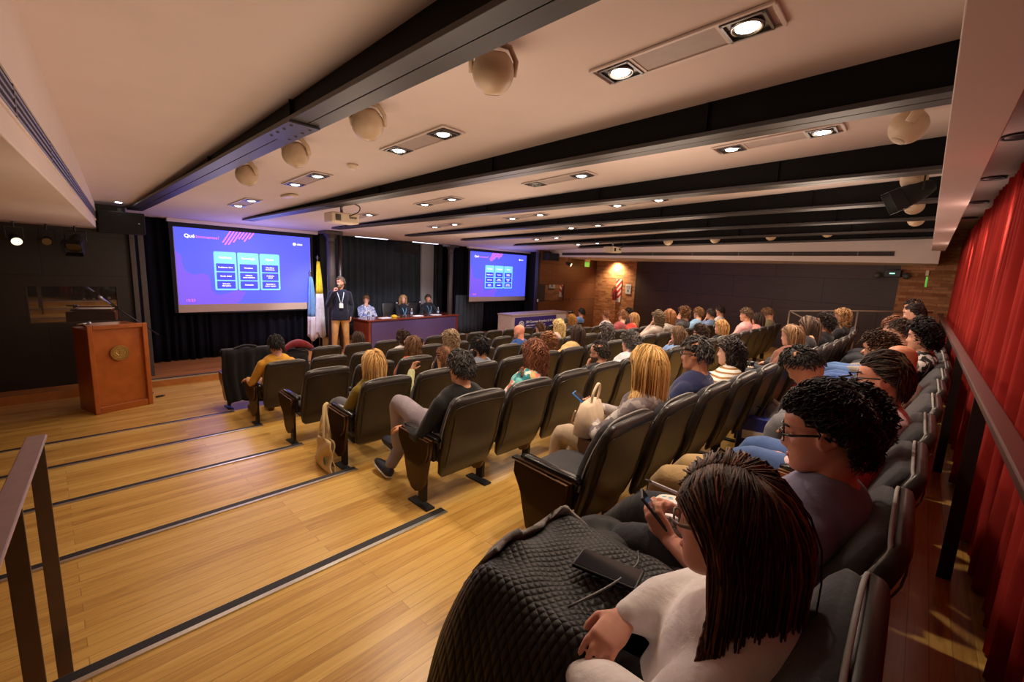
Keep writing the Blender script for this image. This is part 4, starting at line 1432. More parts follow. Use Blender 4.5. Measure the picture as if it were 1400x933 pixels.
def head_vf(k=1.0, fem=0.0, nz=30, na=48, beard=0.0):
    """head with a face, origin at its centre, facing +y"""
    zs = np.concatenate([np.linspace(-.118, .09, nz - 6), np.linspace(.096, .118, 6)])
    w, f, b, yc = lerp_table(HEADTAB, zs)
    # smooth the silhouettes a little
    V = []
    for i, z in enumerate(zs):
        for j in range(na):
            a = 2 * PI * j / na
            a = a - 0.35 * math.sin(a * 1.0) * 0.6
            c, s = math.cos(a), math.sin(a)
            x = w[i] * np.sign(s) * abs(s) ** 0.92
            y = yc[i] + (f[i] - yc[i]) * c if c > 0 else yc[i] - (b[i] - yc[i]) * c
            if c > 0:
                nose = 0
                if -.052 < z < .03:
                    n = np.interp(z, [-.052, -.042, -.034, -.022, 0.0, .018, .03], [0, .012, .024, .021, .012, .004, 0])
                    nose = n * (1 - .12 * fem) * math.exp(-(x / np.interp(z, [-.045, -.03, .02], [.015, .0125, .008])) ** 2)
                eye = -.010 * sum(math.exp(-((x - e) / .014) ** 2 - ((z - .004) / .011) ** 2) for e in (-.031, .031))
                lip = .0055 * math.exp(-(x / .02) ** 2) * (math.exp(-((z + .062) / .0045) ** 2) + 1.1 * math.exp(-((z + .074) / .005) ** 2)) - .004 * math.exp(-(x / .024) ** 2 - ((z + .068) / .0024) ** 2)
                brow = .004 * (1 - fem * .6) * math.exp(-((abs(x) - .03) / .02) ** 2 - ((z - .026) / .009) ** 2)
                chin = .005 * math.exp(-(x / .018) ** 2 - ((z + .103) / .012) ** 2)
                chk = .003 * math.exp(-((abs(x) - .042) / .018) ** 2 - ((z + .022) / .018) ** 2)
                y += (nose + eye + lip + brow + chin + chk) * min(1, c * 3)
            V.append((x, y, z))
    F = []
    m = len(zs)
    for i in range(m - 1):
        for j in range(na):
            q = (j + 1) % na
            F.append((i * na + j, i * na + q, (i + 1) * na + q, (i + 1) * na + j)[::-1])
    F.append(tuple(range(na)))
    F.append(tuple(range((m - 1) * na, m * na))[::-1])
    V = np.array(V)
    V[:, 0] *= k * (1 - .04 * fem)
    V[:, 1:] *= k
    return V, F


def ear_into(mb, R, c, k=1.0):
    for s in (-1, 1):
        pts = []
        for t in np.linspace(-0.4, 1.35 * PI, 11):
            pts.append((s * (.0745 + .004 * math.sin(t)), -.014 - .018 * math.cos(t), -.008 + .027 * math.sin(t)))
        pts.append((s * .071, -.004, -.034))
        v, f = tube_vf(np.array(pts) * k, np.array([.0065] * 9 + [.008, .008, .006]) * k, 8)
        mb.add(v @ R.T + c, f)
        mb.ball(R @ (np.array((s * .071, -.012, -.008)) * k) + c, np.array((.007, .016, .024)) * k, 10, 8, R)


def hand_into(mb, wrist, d, palm, side, curl=0.5, k=1.0, grip=None, spread=0.08):
    """a hand at wrist pointing along d with the palm facing along palm; side +1 right, -1 left"""
    d = np.array(d, float); d /= np.linalg.norm(d)
    n = np.array(palm, float); n -= d * (n @ d); n /= np.linalg.norm(n)
    a = np.cross(d, n) * side          # towards the thumb
    a = -a
    w = np.array(wrist, float)
    P, rr, rb = capsule_path([w - d * .02 * k, w + d * .02 * k, w + d * .055 * k, w + d * .088 * k], np.array([.026, .034, .041, .040]) * k, np.array([.020, .017, .0155, .013]) * k, 3)
    v, f = tube_vf(P, rr, 14, rb, 2.6, up=n)
    mb.add(v, f)
    L = [.072, .080, .074, .058]
    for i in range(4):
        off = (1.5 - i) * .0195 * k
        base = w + d * (.084 - .004 * abs(i - 1.3)) * k + a * off
        dd = d + a * (1.5 - i) * spread
        dd /= np.linalg.norm(dd)
        ang = 0.18 + 0.25 * curl
        p = [base - dd * .02 * k, base]
        l = L[i] * k
        for seg, fr in enumerate((.45, .31, .24)):
            c = curl * (1.0 + 0.06 * i)
            th = (0.25 + seg * 0.55) * c + (0.35 * c if seg == 0 else 0)
            ang = th if seg == 0 else ang + (0.9 if seg == 1 else 0.6) * c
            p.append(p[-1] + (dd * math.cos(ang) + n * math.sin(ang)) * l * fr)
        P, r_, _ = capsule_path(p, np.array([.0095, .0095, .0088, .0080, .0068]) * k, None, 3)
        v, f = tube_vf(P, r_, 8, up=a)
        mb.add(v, f)
    b = w + d * .025 * k + a * .028 * k
    t1 = b + (d * .55 + a * .75 + n * .35) / 1.0 * .034 * k
    t2 = t1 + (d * .85 + a * .25 + n * (.3 + .5 * curl)) / 1.0 * .030 * k
    t3 = t2 + (d * .9 - a * .1 + n * (.3 + .6 * curl)) / 1.1 * .024 * k
    P, r_, _ = capsule_path([b - a * .012 * k, b, t1, t2, t3], np.array([.013, .0135, .012, .0105, .0085]) * k, None, 3)
    v, f = tube_vf(P, r_, 8)
    mb.add(v, f)


def limb_into(mb, pts, r, rb=None, n=14):
    P, a, b = capsule_path(pts, r, rb, 4)
    v, f = tube_vf(P, a, n, b)
    mb.add(v, f)


def J_seated(h=1.18, lean=-12, hy=0, hp=0, hr=0, side=0.0, arms='lap', fem=0.0, k=1.0, sw=1.0, twist=0.0, legs='sit', neck=0.0, nf=0.0):
    """joints of a seated figure, origin on the floor under the seat's leg line, facing +y"""
    J = dict(k=k, fem=fem, sw=sw)
    la = math.radians(lean)
    d = np.array((side, math.sin(la), math.cos(la))); d /= np.linalg.norm(d)
    pel = np.array((0, -0.10, 0.50))
    tl = (h - 0.13 * k - 0.165 * k - neck - pel[2]) / d[2]     # torso length to the neck base
    J['pel'], J['waist'], J['chest'], J['nb'] = pel, pel + d * tl * .34, pel + d * tl * .70, pel + d * tl
    J['hc'] = J['nb'] + np.array((side * .3, 0.035 + nf + 0.05 * math.sin(math.radians(hp)), .165 + neck)) * k
    J['HR'] = np.array((Matrix.Rotation(math.radians(hy), 3, 'Z') @ Matrix.Rotation(math.radians(-hp), 3, 'X') @ Matrix.Rotation(math.radians(hr), 3, 'Y')))
    tw = rotm(0, 0, math.radians(twist))
    x = tw @ np.array((1, 0, 0))
    fw = tw @ np.array((0, 1, 0))
    S = (.172 - .018 * fem) * k * sw
    sh = J['nb'] - d * .078 * k
    J['shR'], J['shL'] = sh + x * S, sh - x * S
    J['tw'] = tw
    J['d'] = d

    def arm(sd, mode):
        s = J['shR'] if sd > 0 else J['shL']
        X = x * sd
        if mode == 'lap':
            e = s + X * .05 + fw * .10 - d * .25 * k; w = e + fw * .20 - X * .13 + np.array((0, 0, -.03)); hd = fw * .6 - X * .7 + np.array((0, 0, -.15)); pn = np.array((0, 0, -1.)); c = .5
        elif mode == 'rest':
            e = s + X * .10 + fw * .03 - d * .26 * k; w = e + fw * .23 + np.array((0, 0, .0)) - X * .02; hd = fw + np.array((0, 0, -.2)); pn = np.array((0, 0, -1.)); c = .4
        elif mode == 'chin':
            e = s + X * .04 + fw * .20 - d * .18 * k; w = J['hc'] + np.array((0, 0, -.165)) * k + fw * .10 * k + X * .05; hd = np.array((0, 0, 1.)) - X * .35 - fw * .15; pn = -fw - X * .4; c = .9
        elif mode == 'cheek':
            e = s + X * .07 + fw * .16 - d * .19 * k; w = J['hc'] + np.array((0, 0, -.14)) * k + X * .085 + fw * .05; hd = np.array((0, 0, 1.)) - X * .1; pn = -X; c = .6
        elif mode == 'phone':
            e = s + X * .05 + fw * .12 - d * .23 * k; w = e + fw * .17 - X * .12 + np.array((0, 0, .07)); hd = fw * .8 - X * .35 + np.array((0, 0, .35)); pn = -X * .6 + np.array((0, 0, .7)) - fw * .2; c = .8
        elif mode == 'hair':
            e = s + X * .12 + fw * .16 - d * .06 * k; w = J['hc'] + X * .10 + np.array((0, 0.03, -.05)) * k; hd = np.array((0, 0, 1.)) - X * .3; pn = -X; c = .5
        elif mode == 'raise':
            e = s + X * .13 + fw * .12 - d * .10 * k; w = e + fw * .10 + np.array((0, 0, .20)) - X * .12; hd = np.array((0, 0, 1.)) - X * .5; pn = -fw - X * .5; c = .6
        else:
            e, w, hd, pn, c = mode
            e, w, hd, pn = map(lambda a: np.array(a, float), (e, w, hd, pn))
        return dict(s=s, e=np.array(e), w=np.array(w), hd=hd, pn=pn, c=c)
    aR, aL = (arms if isinstance(arms, (tuple, list)) else (arms, arms))
    J['armR'], J['armL'] = arm(1, aR), arm(-1, aL)
    for sd, nm in ((1, 'R'), (-1, 'L')):
        hip = pel + np.array((sd * .09, .03, -.01))
        if isinstance(legs, dict) and nm in legs:
            kn, an = map(np.array, legs[nm])
        elif legs == 'cross' and sd > 0:
            kn, an = np.array((.02, .36, .60)), np.array((-.16, .52, .36))
        elif legs == 'wide':
            kn, an = np.array((sd * .2, .36, .49)), np.array((sd * .17, .42, .10))
        else:
            kn, an = np.array((sd * .12, .36, .49)), np.array((sd * .11, .44, .10))
        J['leg' + nm] = (hip, kn, an)
    return J


def torso_loft(mb, J, g=0.0, top=1.0, fem=None):
    """torso from pelvis to the base of the neck, g = extra thickness"""
    k, fem = J['k'], J['fem']
    d, tw = J['d'], J['tw']
    fwd = tw @ np.array((0, 1, 0))
    ws = [.150, .160, .150 - .014 * fem, .146 - .016 * fem, .162 - .012 * fem, .176 - .02 * fem, .164 - .022 * fem, .115 - .01 * fem, .072, .058]
    if 'hem' in J: ws[0], ws[1] = .178, .172
    ds = [.138 if 'hem' in J else .100, .140 if 'hem' in J else .115, .120 if 'hem' in J else .108, .102 - .008 * fem, .108 + .006 * fem, .112 + .01 * fem, .100, .080, .062, .056]
    ts = [J.get('hem', -.14), 0.0, .2, .38, .58, .76, .88, .965, 1.01, 1.05]
    n = 10 if top > .99 else 7
    P, a, b = [], [], []
    for i in range(n):
        p = J['pel'] + (J['nb'] - J['pel']) * ts[i] + fwd * (.018 * math.sin(PI * min(1, max(0, ts[i]))) - (.012 if ts[i] > .85 else 0))
        P.append(p); a.append(ws[i] * k * (J['sw'] if i < 8 else 1) + g); b.append(ds[i] * k + g)
    P, a, b = capsule_path(P, a, b, 3)
    if 'hem' in J: P, a, b = P[3:], a[3:], b[3:]
    v, f = tube_vf(P, a, 24, b, 2.5, up=fwd)
    # tube_vf measures r across side = T x up
    mb.add(v, f)


def arm_loft(mb, A, k, g=0.0, to=1.0, n=14, loose=0.0, puff=0.0):
    """sleeve or arm from the shoulder; to: 1 = wrist, .5 = elbow"""
    s, e, w = A['s'], A['e'], A['w']
    fw = w + (w - e) / np.linalg.norm(w - e) * -.01
    pts = [s * 1.0, s + (e - s) * .35, s + (e - s) * .75, e, e + (fw - e) * .3, e + (fw - e) * .7, fw]
    r = np.array([.056, .050, .043, .041, .041, .034, .027]) * k + g
    if puff: r = r + puff * np.array([.5, 1.0, 1.0, .6, .9, .9, .0])
    if loose: r = r + np.linspace(0, loose, 7)
    if to < 1:
        m = {0.45: 3, 0.55: 4, 0.8: 6}[to]
        pts, r = pts[:m], r[:m]
    sp = smooth_path(pts, 3)
    rr = np.interp(np.linspace(0, 1, len(sp)), np.linspace(0, 1, len(r)), r)
    P, a, b = capsule_path(sp, rr, None, 3)
    v, f = tube_vf(P, a, n)
    mb.add(v, f)


LIFT = {'short': .30, 'back': .10, 'fringe': .13, 'up': .45, 'long': .05, 'bob': .05, 'crest': .30}


def hair_paths(kind, R, c, k, n, length, rng, J, wave=0.0, part=0.0, recede=False):
    """strand bundles rooted on the scalp"""
    E = np.array((.0850, .1080, .1300)) * k
    cen = np.array((0, -.008, .0)) * k
    # roots over the scalp in the head's own frame
    az, el = [], []
    while len(az) < n:
        a, e = rng.uniform(-PI, PI), math.asin(rng.uniform(-0.35, 1))
        front = math.cos(a)
        lim = np.interp(front, [-1, -.3, .15, .55, 1], [-.42, -.32, .12, .52, .60] if kind in ('long', 'bob', 'tail', 'up') else ([-.26, -.10, .22, .52, .60] if not recede else [-.26, -.10, .30, .85, 1.1]))   # hairline elevation
        if e > lim: az.append(a); el.append(e)
    az, el = np.array(az), np.array(el)
    D = np.stack([np.sin(az) * np.cos(el), np.cos(az) * np.cos(el), np.sin(el)], 1)
    p = D * E
    K = 12 if (length > .12 or kind == 'up') else 7
    step = (length * rng.uniform(.62, 1.12, n) / (K - 1))[:, None]
    G = (np.array((0, 0, -1.0)) @ R)           # gravity in the head frame
    out = [p * 0.90, p]
    side = np.where(np.abs(p[:, :1] - part) < 1e-6, 1, np.sign(p[:, :1] - part))
    lift = rng.uniform(1.01, 1.14 if kind in ('long', 'bob') else 1.10, n)[:, None]
    jit = rng.normal(0, {'short': .38, 'back': .16, 'fringe': .17, 'crest': .28, 'up': .42}.get(kind, .09), (n, 3))
    for i in range(K - 2):
        N = p / E ** 2
        N /= np.linalg.norm(N, axis=1, keepdims=True)
        if kind == 'short':
            f = np.array((0, .55, -.1)) * (p[:, 1:2] > -.02) + np.array((0, -.2, -1)) * (p[:, 1:2] <= -.02) + 0.25 * side * np.array((1, 0, 0))
            f = f + N * .55
        elif kind == 'back':
            f = np.where(p[:, 1:2] > -.05, np.array((0, -1.0, .1)), G + np.array((0, -.2, 0))) + 0.15 * side * np.array((1, 0, 0))
        elif kind == 'crest':
            f = np.where(p[:, 1:2] > -.055, np.array((0, -.7, .35)), G) + .4 * side * np.array((1, 0, 0))
        elif kind == 'fringe':
            f = np.array((0, .8, -.25)) * (p[:, 1:2] > -.03) + np.array((0, -.25, -1)) * (p[:, 1:2] <= -.03) + .5 * side * np.array((1, 0, 0)) + N * .25
        elif kind == 'up':
            f = G * .55 + side * np.array((.5, 0, 0)) + np.array((0, -.9, .3)) * (p[:, 1:2] > .045) + np.array((0, -.2, 0)) * (p[:, 1:2] <= .045)
        else:
            top = np.clip(p[:, 2:3] / .1, 0, 1)
            f = G + side * np.array((.9, 0, 0)) * top * np.clip((p[:, 1:2] + .07) / .06, 0.12, 1) + np.array((0, -.75, 0)) * np.clip((p[:, 1:2] + .02) / .08, 0, 1) * np.clip((p[:, 2:3] + .09) / .1, 0, 1)
        f = f / (np.linalg.norm(f, axis=1, keepdims=True) + 1e-9) + jit
        f = f - N * np.sum(f * N, 1, keepdims=True)
        f = f / (np.linalg.norm(f, axis=1, keepdims=True) + 1e-9) + N * LIFT.get(kind, 0.0)
        if kind in ('long', 'bob', 'tail'):
            low_ = np.clip((-.02 * k - p[:, 2:3]) / (.04 * k), 0, 1)
            f = f * (1 - low_) + G * low_
        f /= np.linalg.norm(f, axis=1, keepdims=True) + 1e-9
        p = p + f * step
        # stay outside the head
        q = np.sqrt(np.sum((p / (E * lift)) ** 2, 1, keepdims=True))
        if kind in ('long', 'bob', 'tail'):
            inside = (q < 1)
            p = np.where(inside, p / q, p)
            # below the ears hang close to the neck
            low = p[:, 2:3] < -.03 * k
            face = low & (p[:, 1:2] > .03) & (np.abs(p[:, :1]) < .055 * k)
            p = np.where(face, p * np.array((1.02, .86, 1)), p)
            cheek = (p[:, 2:3] < .055 * k) & (p[:, 1:2] > .02 * k)
            p = np.where(cheek, p * np.array((1.03, .72, 1)), p)
        else:
            p = np.where(q < 1, p / q, p)
        out.append(p)
    Q = np.stack(out, 1)                       # n, K, 3
    if wave:
        t = np.arange(Q.shape[1])[None, :, None]
        ph = rng.uniform(0, 2 * PI, (n, 1, 1))
        am = wave * np.clip(t / 2.0, 0.2, 1)
        Q = Q + am * np.concatenate([np.sin(t * 1.9 + ph), np.cos(t * 1.9 + ph * 1.3), .4 * np.sin(t * 2.3 + ph)], 2)
    W = (Q + cen) @ R.T + c
    if kind in ('long', 'tail') and J is not None:
        # lie over the shoulders and back
        d, nb = J['d'], J['nb']
        fwd = J['tw'] @ np.array((0, 1, 0)); xx = J['tw'] @ np.array((1, 0, 0))
        for it in range(2):
            rel = W - (nb - d * .14)
            a = np.stack([(rel @ xx) / .205, (rel @ fwd) / .125, (rel @ d) / .185], 2)
            q = np.sqrt((a ** 2).sum(2, keepdims=True))
            W = np.where(q < 1, (nb - d * .14) + rel / np.maximum(q, .2), W)
    return W


def hair_mesh(W, r, n=5, taper=.35, flat=.75):
    """all bundles as one mesh"""
    N, K, _ = W.shape
    mb = MB()
    prof = np.interp(np.linspace(0, 1, K), [0, .15, .6, 1], [.7, 1.0, .95, taper])
    T = np.gradient(W, axis=1)
    T /= np.linalg.norm(T, axis=2, keepdims=True) + 1e-9
    ref = np.array((.31, .27, .91))
    S = np.cross(T, ref); S /= np.linalg.norm(S, axis=2, keepdims=True) + 1e-9
    B = np.cross(S, T)
    a = np.arange(n) * 2 * PI / n
    rr = (np.asarray(r).reshape(-1, 1) if np.ndim(r) else np.full((N, 1), r)) * prof[None, :]
    V = W[:, :, None, :] + rr[:, :, None, None] * (np.cos(a)[None, None, :, None] * S[:, :, None, :] + flat * np.sin(a)[None, None, :, None] * B[:, :, None, :])
    V = V.reshape(-1, 3)
    F = []
    for b in range(N):
        o = b * K * n
        for i in range(K - 1):
            for j in range(n):
                q = (j + 1) % n
                F.append((o + i * n + j, o + i * n + q, o + (i + 1) * n + q, o + (i + 1) * n + j))
        F.append(tuple(o + j for j in range(n))[::-1])
        F.append(tuple(o + (K - 1) * n + j for j in range(n)))
    mb.add(V, F)
    return mb


def cap_into(mb, R, c, k, th=.010, low=None, crop=None):
    """close-fitting under-layer of hair over the scalp"""
    E = np.array((.0785, .1010, .1225)) * k
    nu, nv = 40, 12
    O, I = [], []
    for i in range(nu + 1):
        a = 2 * PI * i / nu - PI
        lim = np.interp(math.cos(a), [-1, -.3, .1, .5, 1], low or [-.46, -.36, .10, .46, .54])
        ro = []
        for j in range(nv + 1):
            e = lim + (PI / 2 * .995 - lim) * j / nv
            t = th * min(1, .35 + j * .5)
            D = np.array((math.sin(a) * math.cos(e), math.cos(a) * math.cos(e), math.sin(e)))
            ro.append(D * (E + t) + np.array((0, -.008, 0)) * k)
        O.append(ro)
    O = np.array(O) @ R.T + c
    mb.sheet(O, .010, True)


HAIR_STYLES = {
    'short': dict(kind='short', length=.060, n=520, r=.0062), 'crop': dict(kind='short', length=.030, n=520, r=.0055),
    'messy': dict(kind='fringe', length=.085, n=460, r=.0072, wave=.006), 'swept': dict(kind='back', length=.10, n=460, r=.0070),
    'curly': dict(kind='up', length=.10, n=420, r=.0062, wave=.010), 'wavytop': dict(kind='crest', length=.10, n=460, r=.0070, wave=.010), 'recede': dict(kind='short', length=.030, n=520, r=.0055), 'bigcurly': dict(kind='up', length=.16, n=460, r=.0070, wave=.014),
    'long': dict(kind='long', length=.46, n=420, r=.0080), 'longwavy': dict(kind='long', length=.44, n=420, r=.0082, wave=.011),
    'mid': dict(kind='long', length=.33, n=420, r=.0080, wave=.004), 'bob': dict(kind='bob', length=.27, n=420, r=.0078, wave=.003),
    'curlylong': dict(kind='long', length=.36, n=460, r=.0080, wave=.017), 'mullet': dict(kind='bob', length=.20, n=420, r=.0075, wave=.007),
    'tied': dict(kind='back', length=.15, n=420, r=.0075), 'thin': dict(kind='back', length=.03, n=90, r=.004),
}


def build_person(J, loc, rz, label, hair=('short', (46, 34, 28)), shirt=(60, 70, 90), sleeves=1.0, trousers=(50, 52, 60), shoes=(30, 28, 28), skin_rgb=(206, 152, 122), voxel=.011,
                 shirt_mat=None, glasses=None, lanyard=None, eyes=True, lower=True, seed=0, beard=None, group=None, hn=1.0, collar=None, headband=None, hairhi=None, open_shirt=None, extra=None, name='person', watch=None, puff=0.0):
    k = J['k']
    rng = np.random.default_rng(100 + seed)
    root = empty(name, loc, rz, label, 'person', group)
    R, c = J['HR'], J['hc']
    # ---- the body, one continuous surface
    mb = MB()
    v, f = head_vf(k, J['fem'], beard=0)
    mb.add(v @ R.T + c, f)
    ear_into(mb, R, c, k)
    for s_ in (-1, 1):
        P_, a_, b_ = capsule_path([R @ (np.array(q) * k) + c for q in ((s_ * .016, .070, .009), (s_ * .031, .0765, .0115), (s_ * .046, .067, .009))], np.array([.004, .0055, .004]) * k, None, 2)
        v, f = tube_vf(P_, a_, 8)
        mb.add(v, f)
    nb = J['nb']
    neck_top = c + R @ (np.array((0, -.030, -.075)) * k)
    limb_into(mb, [nb - J['d'] * .05, nb + (neck_top - nb) * .4, neck_top + (neck_top - nb) * .25], np.array([.068, .055, .054]) * k * (1 - .1 * J['fem']), None, 16)
    torso_loft(mb, J, -.006)
    for sd, nm in ((1, 'armR'), (-1, 'armL')):
        A = J[nm]
        arm_loft(mb, A, k * (1 - .12 * J['fem']), -.002)
        hand_into(mb, A['w'], A['hd'], A['pn'], sd, A['c'], k * (1 - .08 * J['fem']))
    for nm in ('legR', 'legL'):
        hip, kn, an = J[nm]
        limb_into(mb, [hip, kn, an, an + np.array((0, .02, -.05))], np.array([.07, .052, .036, .034]) * k)
    me = fuse(mb, voxel, 2, .5, 'body')
    body = from_mesh('body', me, skin(skin_rgb), root)
    # ---- face details
    if eyes:
        for s in (-1, 1):
            e = MB()
            e.ball(R @ (np.array((s * .031, .0632, .003)) * k) + c, .0118 * k, 12, 8, R)
            e.cur = 1
            e.ball(R @ (np.array((s * .031, .0690, .003)) * k) + c, np.array((.0072, .0066, .0072)) * k, 10, 6, R)
            e.build('eye', [plain('eye_white', (214, 206, 200), 0.25), plain('eye_dark', (40, 26, 20), 0.15)], root, True)
            b = MB()
            b.tube([R @ (np.array((s * x, y, z)) * k) + c for x, y, z in ((.014, .086, .027), (.03, .085, .032), (.048, .072, .028))], np.array([.003, .004, .002]) * k, 6, np.array([.0035, .004, .002]) * k)
            b.build('eyebrow', hairmat(hair[1] if hair[0] not in ('bald', 'grey') else (80, 66, 56)), root, True)
        l = MB().tube([R @ (np.array(q) * k) + c for q in ((-.021, .075, -.068), (-.008, .0865, -.0655), (0, .088, -.067), (.008, .0865, -.0655), (.021, .075, -.068))], np.array([.001, .003, .0032, .003, .001]) * k, 6, np.array([.001, .005, .006, .005, .001]) * k)
        l.build('lips', plain('lips', tuple(int(a * b) for a, b in zip(skin_rgb, (.86, .62, .62))), 0.4), root, True)
    # ---- hair
    style, hc = hair[0], hair[1]
    if style != 'bald':
        st = HAIR_STYLES.get(style, HAIR_STYLES['short'])
        hm = MB()
        low = {'thin': [-.30, -.25, .15, .95, 1.35], 'recede': [-.30, -.14, .28, .80, 1.05]}.get(style) or ([-.30, -.14, .20, .46, .54] if st['kind'] in ('short', 'back', 'fringe', 'crest') else None)
        cap_into(hm, R, c, k, .003 if style in ('thin', 'crop') else .006, low)
        W = hair_paths(st['kind'], R, c, k, int(st['n'] * hn * (1.0 if hn < 1 else hn)), (hair[2] if len(hair) > 2 else st['length']), rng, J, st.get('wave', 0), part=.01 * (seed % 3 - 1), recede=style == 'recede')
        if style == 'thin': W = W[(((W[:, 1] - c) @ R)[:, 1] < .02) & (((W[:, 1] - c) @ R)[:, 2] < .085)]
        h2 = hair_mesh(W, st['r'] * rng.uniform(.75, 1.25, len(W)) / (max(.75, hn ** .5) if hn < 1 else hn ** .9))
        for vv in h2.v: pass
        hm.add(np.vstack(h2.v), h2.f)
        if style == 'tied':
            bun = hair_mesh(np.array([smooth_path([c + R @ (np.array((rng.uniform(-.03, .03), -.09, rng.uniform(-.01, .05))) * k), c + R @ (np.array((rng.uniform(-.03, .03), -.15, rng.uniform(-.0, .05))) * k), c + R @ (np.array((rng.uniform(-.03, .03), -.15, -.1 + rng.uniform(-.03, .03))) * k), c + R @ (np.array((rng.uniform(-.03, .03), -.13, -.22)) * k)], 3) for _ in range(40)]), .008)
            hm.add(np.vstack(bun.v), bun.f)
        hm.build('hair', hairmat(hc, hairhi), root, True)
    if headband:
        hb = MB().tube([R @ (np.array((.084 * math.cos(a), -.008 + .104 * math.sin(a), .055 + .03 * math.sin(a))) * k) + c for a in np.linspace(0, 2 * PI, 33)], .009 * k, 8, .022 * k, cap=False)
        hb.build('headband', cloth('headband', headband), root, True)
    if beard:
        # stubble beard shell around the jaw
        V, F = head_vf(k * 1.010, J['fem'])
        keep = lambda p: p[2] < -.03 * k and p[1] > -.02 * k and not (abs(p[0]) < .03 * k and -.06 * k < p[2])
        sel = [q for q in F if len(q) == 4 and all(keep(V[i]) for i in q)]
        idx = sorted({i for q in sel for i in q})
        mp = {a: b for b, a in enumerate(idx)}
        bm_ = MB().add(V[idx] @ R.T + c, [tuple(mp[i] for i in q) for q in sel])
        ob = bm_.build('beard', hairmat(beard), root, True)
        so = ob.modifiers.new('solid', 'SOLIDIFY'); so.thickness = .003; so.offset = -1
    # ---- clothing
    sm = shirt_mat or cloth('shirt_%d_%d_%d' % tuple(shirt), tuple(shirt))
    mb = MB()
    torso_loft(mb, J, .010, .9)
    for nm in ('armR', 'armL'):
        arm_loft(mb, J[nm], k, .010, sleeves, loose=.006 if sleeves < .9 else 0, puff=puff)
    sho = J['nb'] - J['d'] * .046
    limb_into(mb, [J['shL'] + (J['shR'] - J['shL']) * .1 - J['d'] * .0, sho + (J['tw'] @ np.array((0, -.02, 0))), J['shR'] + (J['shL'] - J['shR']) * .1], np.array([.056, .066, .056]) * k, None, 16)
    me = fuse(mb, max(voxel, .012), 4, .5, 'shirt')
    from_mesh('shirt', me, sm, root)
    if collar is not None:
        cp = []
        up = J['d'] * .6 + np.array((0, 0, .4))
        for a in np.linspace(-2.55, 2.55, 22):
            fx = J['tw'] @ np.array((math.sin(a) * .068, -math.cos(a) * .066 + .008, 0)) * k
            cp.append([nb + fx * 1.12 - up * .03 * k, nb + fx * 1.04 + up * (.012 + .010 * math.cos(a)) * k, nb + fx * 1.22 - up * .012 * k])
        MB().sheet(np.array(cp), .004).build('collar', cloth('collar_%d_%d_%d' % tuple(collar), tuple(collar)), root, True)
    if lower:
        tm = MB()
        pel = J['pel']
        limb_into(tm, [pel + np.array((-.075, -.02, .0)), pel + np.array((.075, -.02, .0))], np.array([.125, .125]) * k, np.array([.115, .115]) * k, 20)
        for nm in ('legR', 'legL'):
            hip, kn, an = J[nm]
            sp = smooth_path([hip, hip + (kn - hip) * .55, kn, kn + (an - kn) * .5, an], 3)
            limb_into(tm, sp, np.interp(np.linspace(0, 1, len(sp)), [0, .25, .5, .75, 1], [.098, .088, .070, .060, .052]) * k, None, 14)
        me = fuse(tm, .015, 4, .5, 'trousers')
        from_mesh('trousers', me, cloth('trousers_%d_%d_%d' % tuple(trousers), tuple(trousers)), root)
        for nm in ('legR', 'legL'):
            hip, kn, an = J[nm]
            sh = MB()
            ft = an - kn; ft /= np.linalg.norm(ft)
            toe = np.array((0, 1.0, 0)) - ft * (ft[1]); toe /= np.linalg.norm(toe)
            hd = an + ft * .065
            sh.tube([hd - toe * .06, hd - toe * .045, hd + toe * .03, hd + toe * .12, hd + toe * .175, hd + toe * .195], np.array([.02, .036, .040, .046, .040, .02]) * k, 16, np.array([.02, .042, .046, .034, .024, .012]) * k, 2.6, up=-ft)
            so = sh.build('shoe', plain('shoe_%d_%d_%d' % tuple(shoes), tuple(shoes), 0.5), root, True)
            MB().tube([hd - toe * .062 + ft * .032, hd + toe * .05 + ft * .034, hd + toe * .13 + ft * .03, hd + toe * .198 + ft * .026], np.array([.032, .042, .046, .022]) * k, 14, .009, 4, up=-ft).build('sole', plain('sole_pale', (206, 202, 196), 0.6), so, True)
    # ---- things worn
    if glasses:
        gm = plain('glasses_frame', glasses, 0.25)
        g = MB()
        for s in (-1, 1):
            g.tube([R @ (np.array((s * (.033 + .024 * math.cos(a)), .094 - .006 * abs(math.cos(a)), .002 + .019 * math.sin(a))) * k) + c for a in np.linspace(0, 2 * PI, 25)], .0022 * k, 6, cap=False)
            g.tube([R @ (np.array(q) * k) + c for q in ((s * .057, .090, .008), (s * .074, .07, .010), (s * .079, -.005, .012), (s * .077, -.02, -.004))], .0022 * k, 6, .004 * k)
        g.tube([R @ (np.array(q) * k) + c for q in ((-.010, .098, .006), (0, .101, .009), (.010, .098, .006))], .0022 * k, 6)
        g.build('glasses', gm, root, True)
    if lanyard:
        up = J['d']; tw = J['tw']
        fwd = tw @ np.array((0, 1, 0)); xx = tw @ np.array((1, 0, 0))
        P = []
        for t in np.linspace(-1, 1, 23):
            a = t * 2.2
            if abs(t) < .62:
                P.append(nb + xx * math.sin(a) * .078 * k - fwd * (math.cos(a) * .078 * k) + up * (.004 - .012 * abs(t)) * k)
            else:
                q = (abs(t) - .62) / .38
                P.append(nb + xx * np.sign(t) * (.078 * (1 - q) + .012 * q) * k + fwd * (.062 + .10 * min(1, q * 2.6)) * k - up * (.01 + .27 * q) * k)
        ln = MB().tube(smooth_path(P, 2), .008 * k, 6, .0025, up=fwd)
        ln = ln.build('lanyard', plain('lanyard_%d_%d_%d' % lanyard, lanyard, 0.6), root, True)
        cp = nb + fwd * .166 * k - up * .33 * k
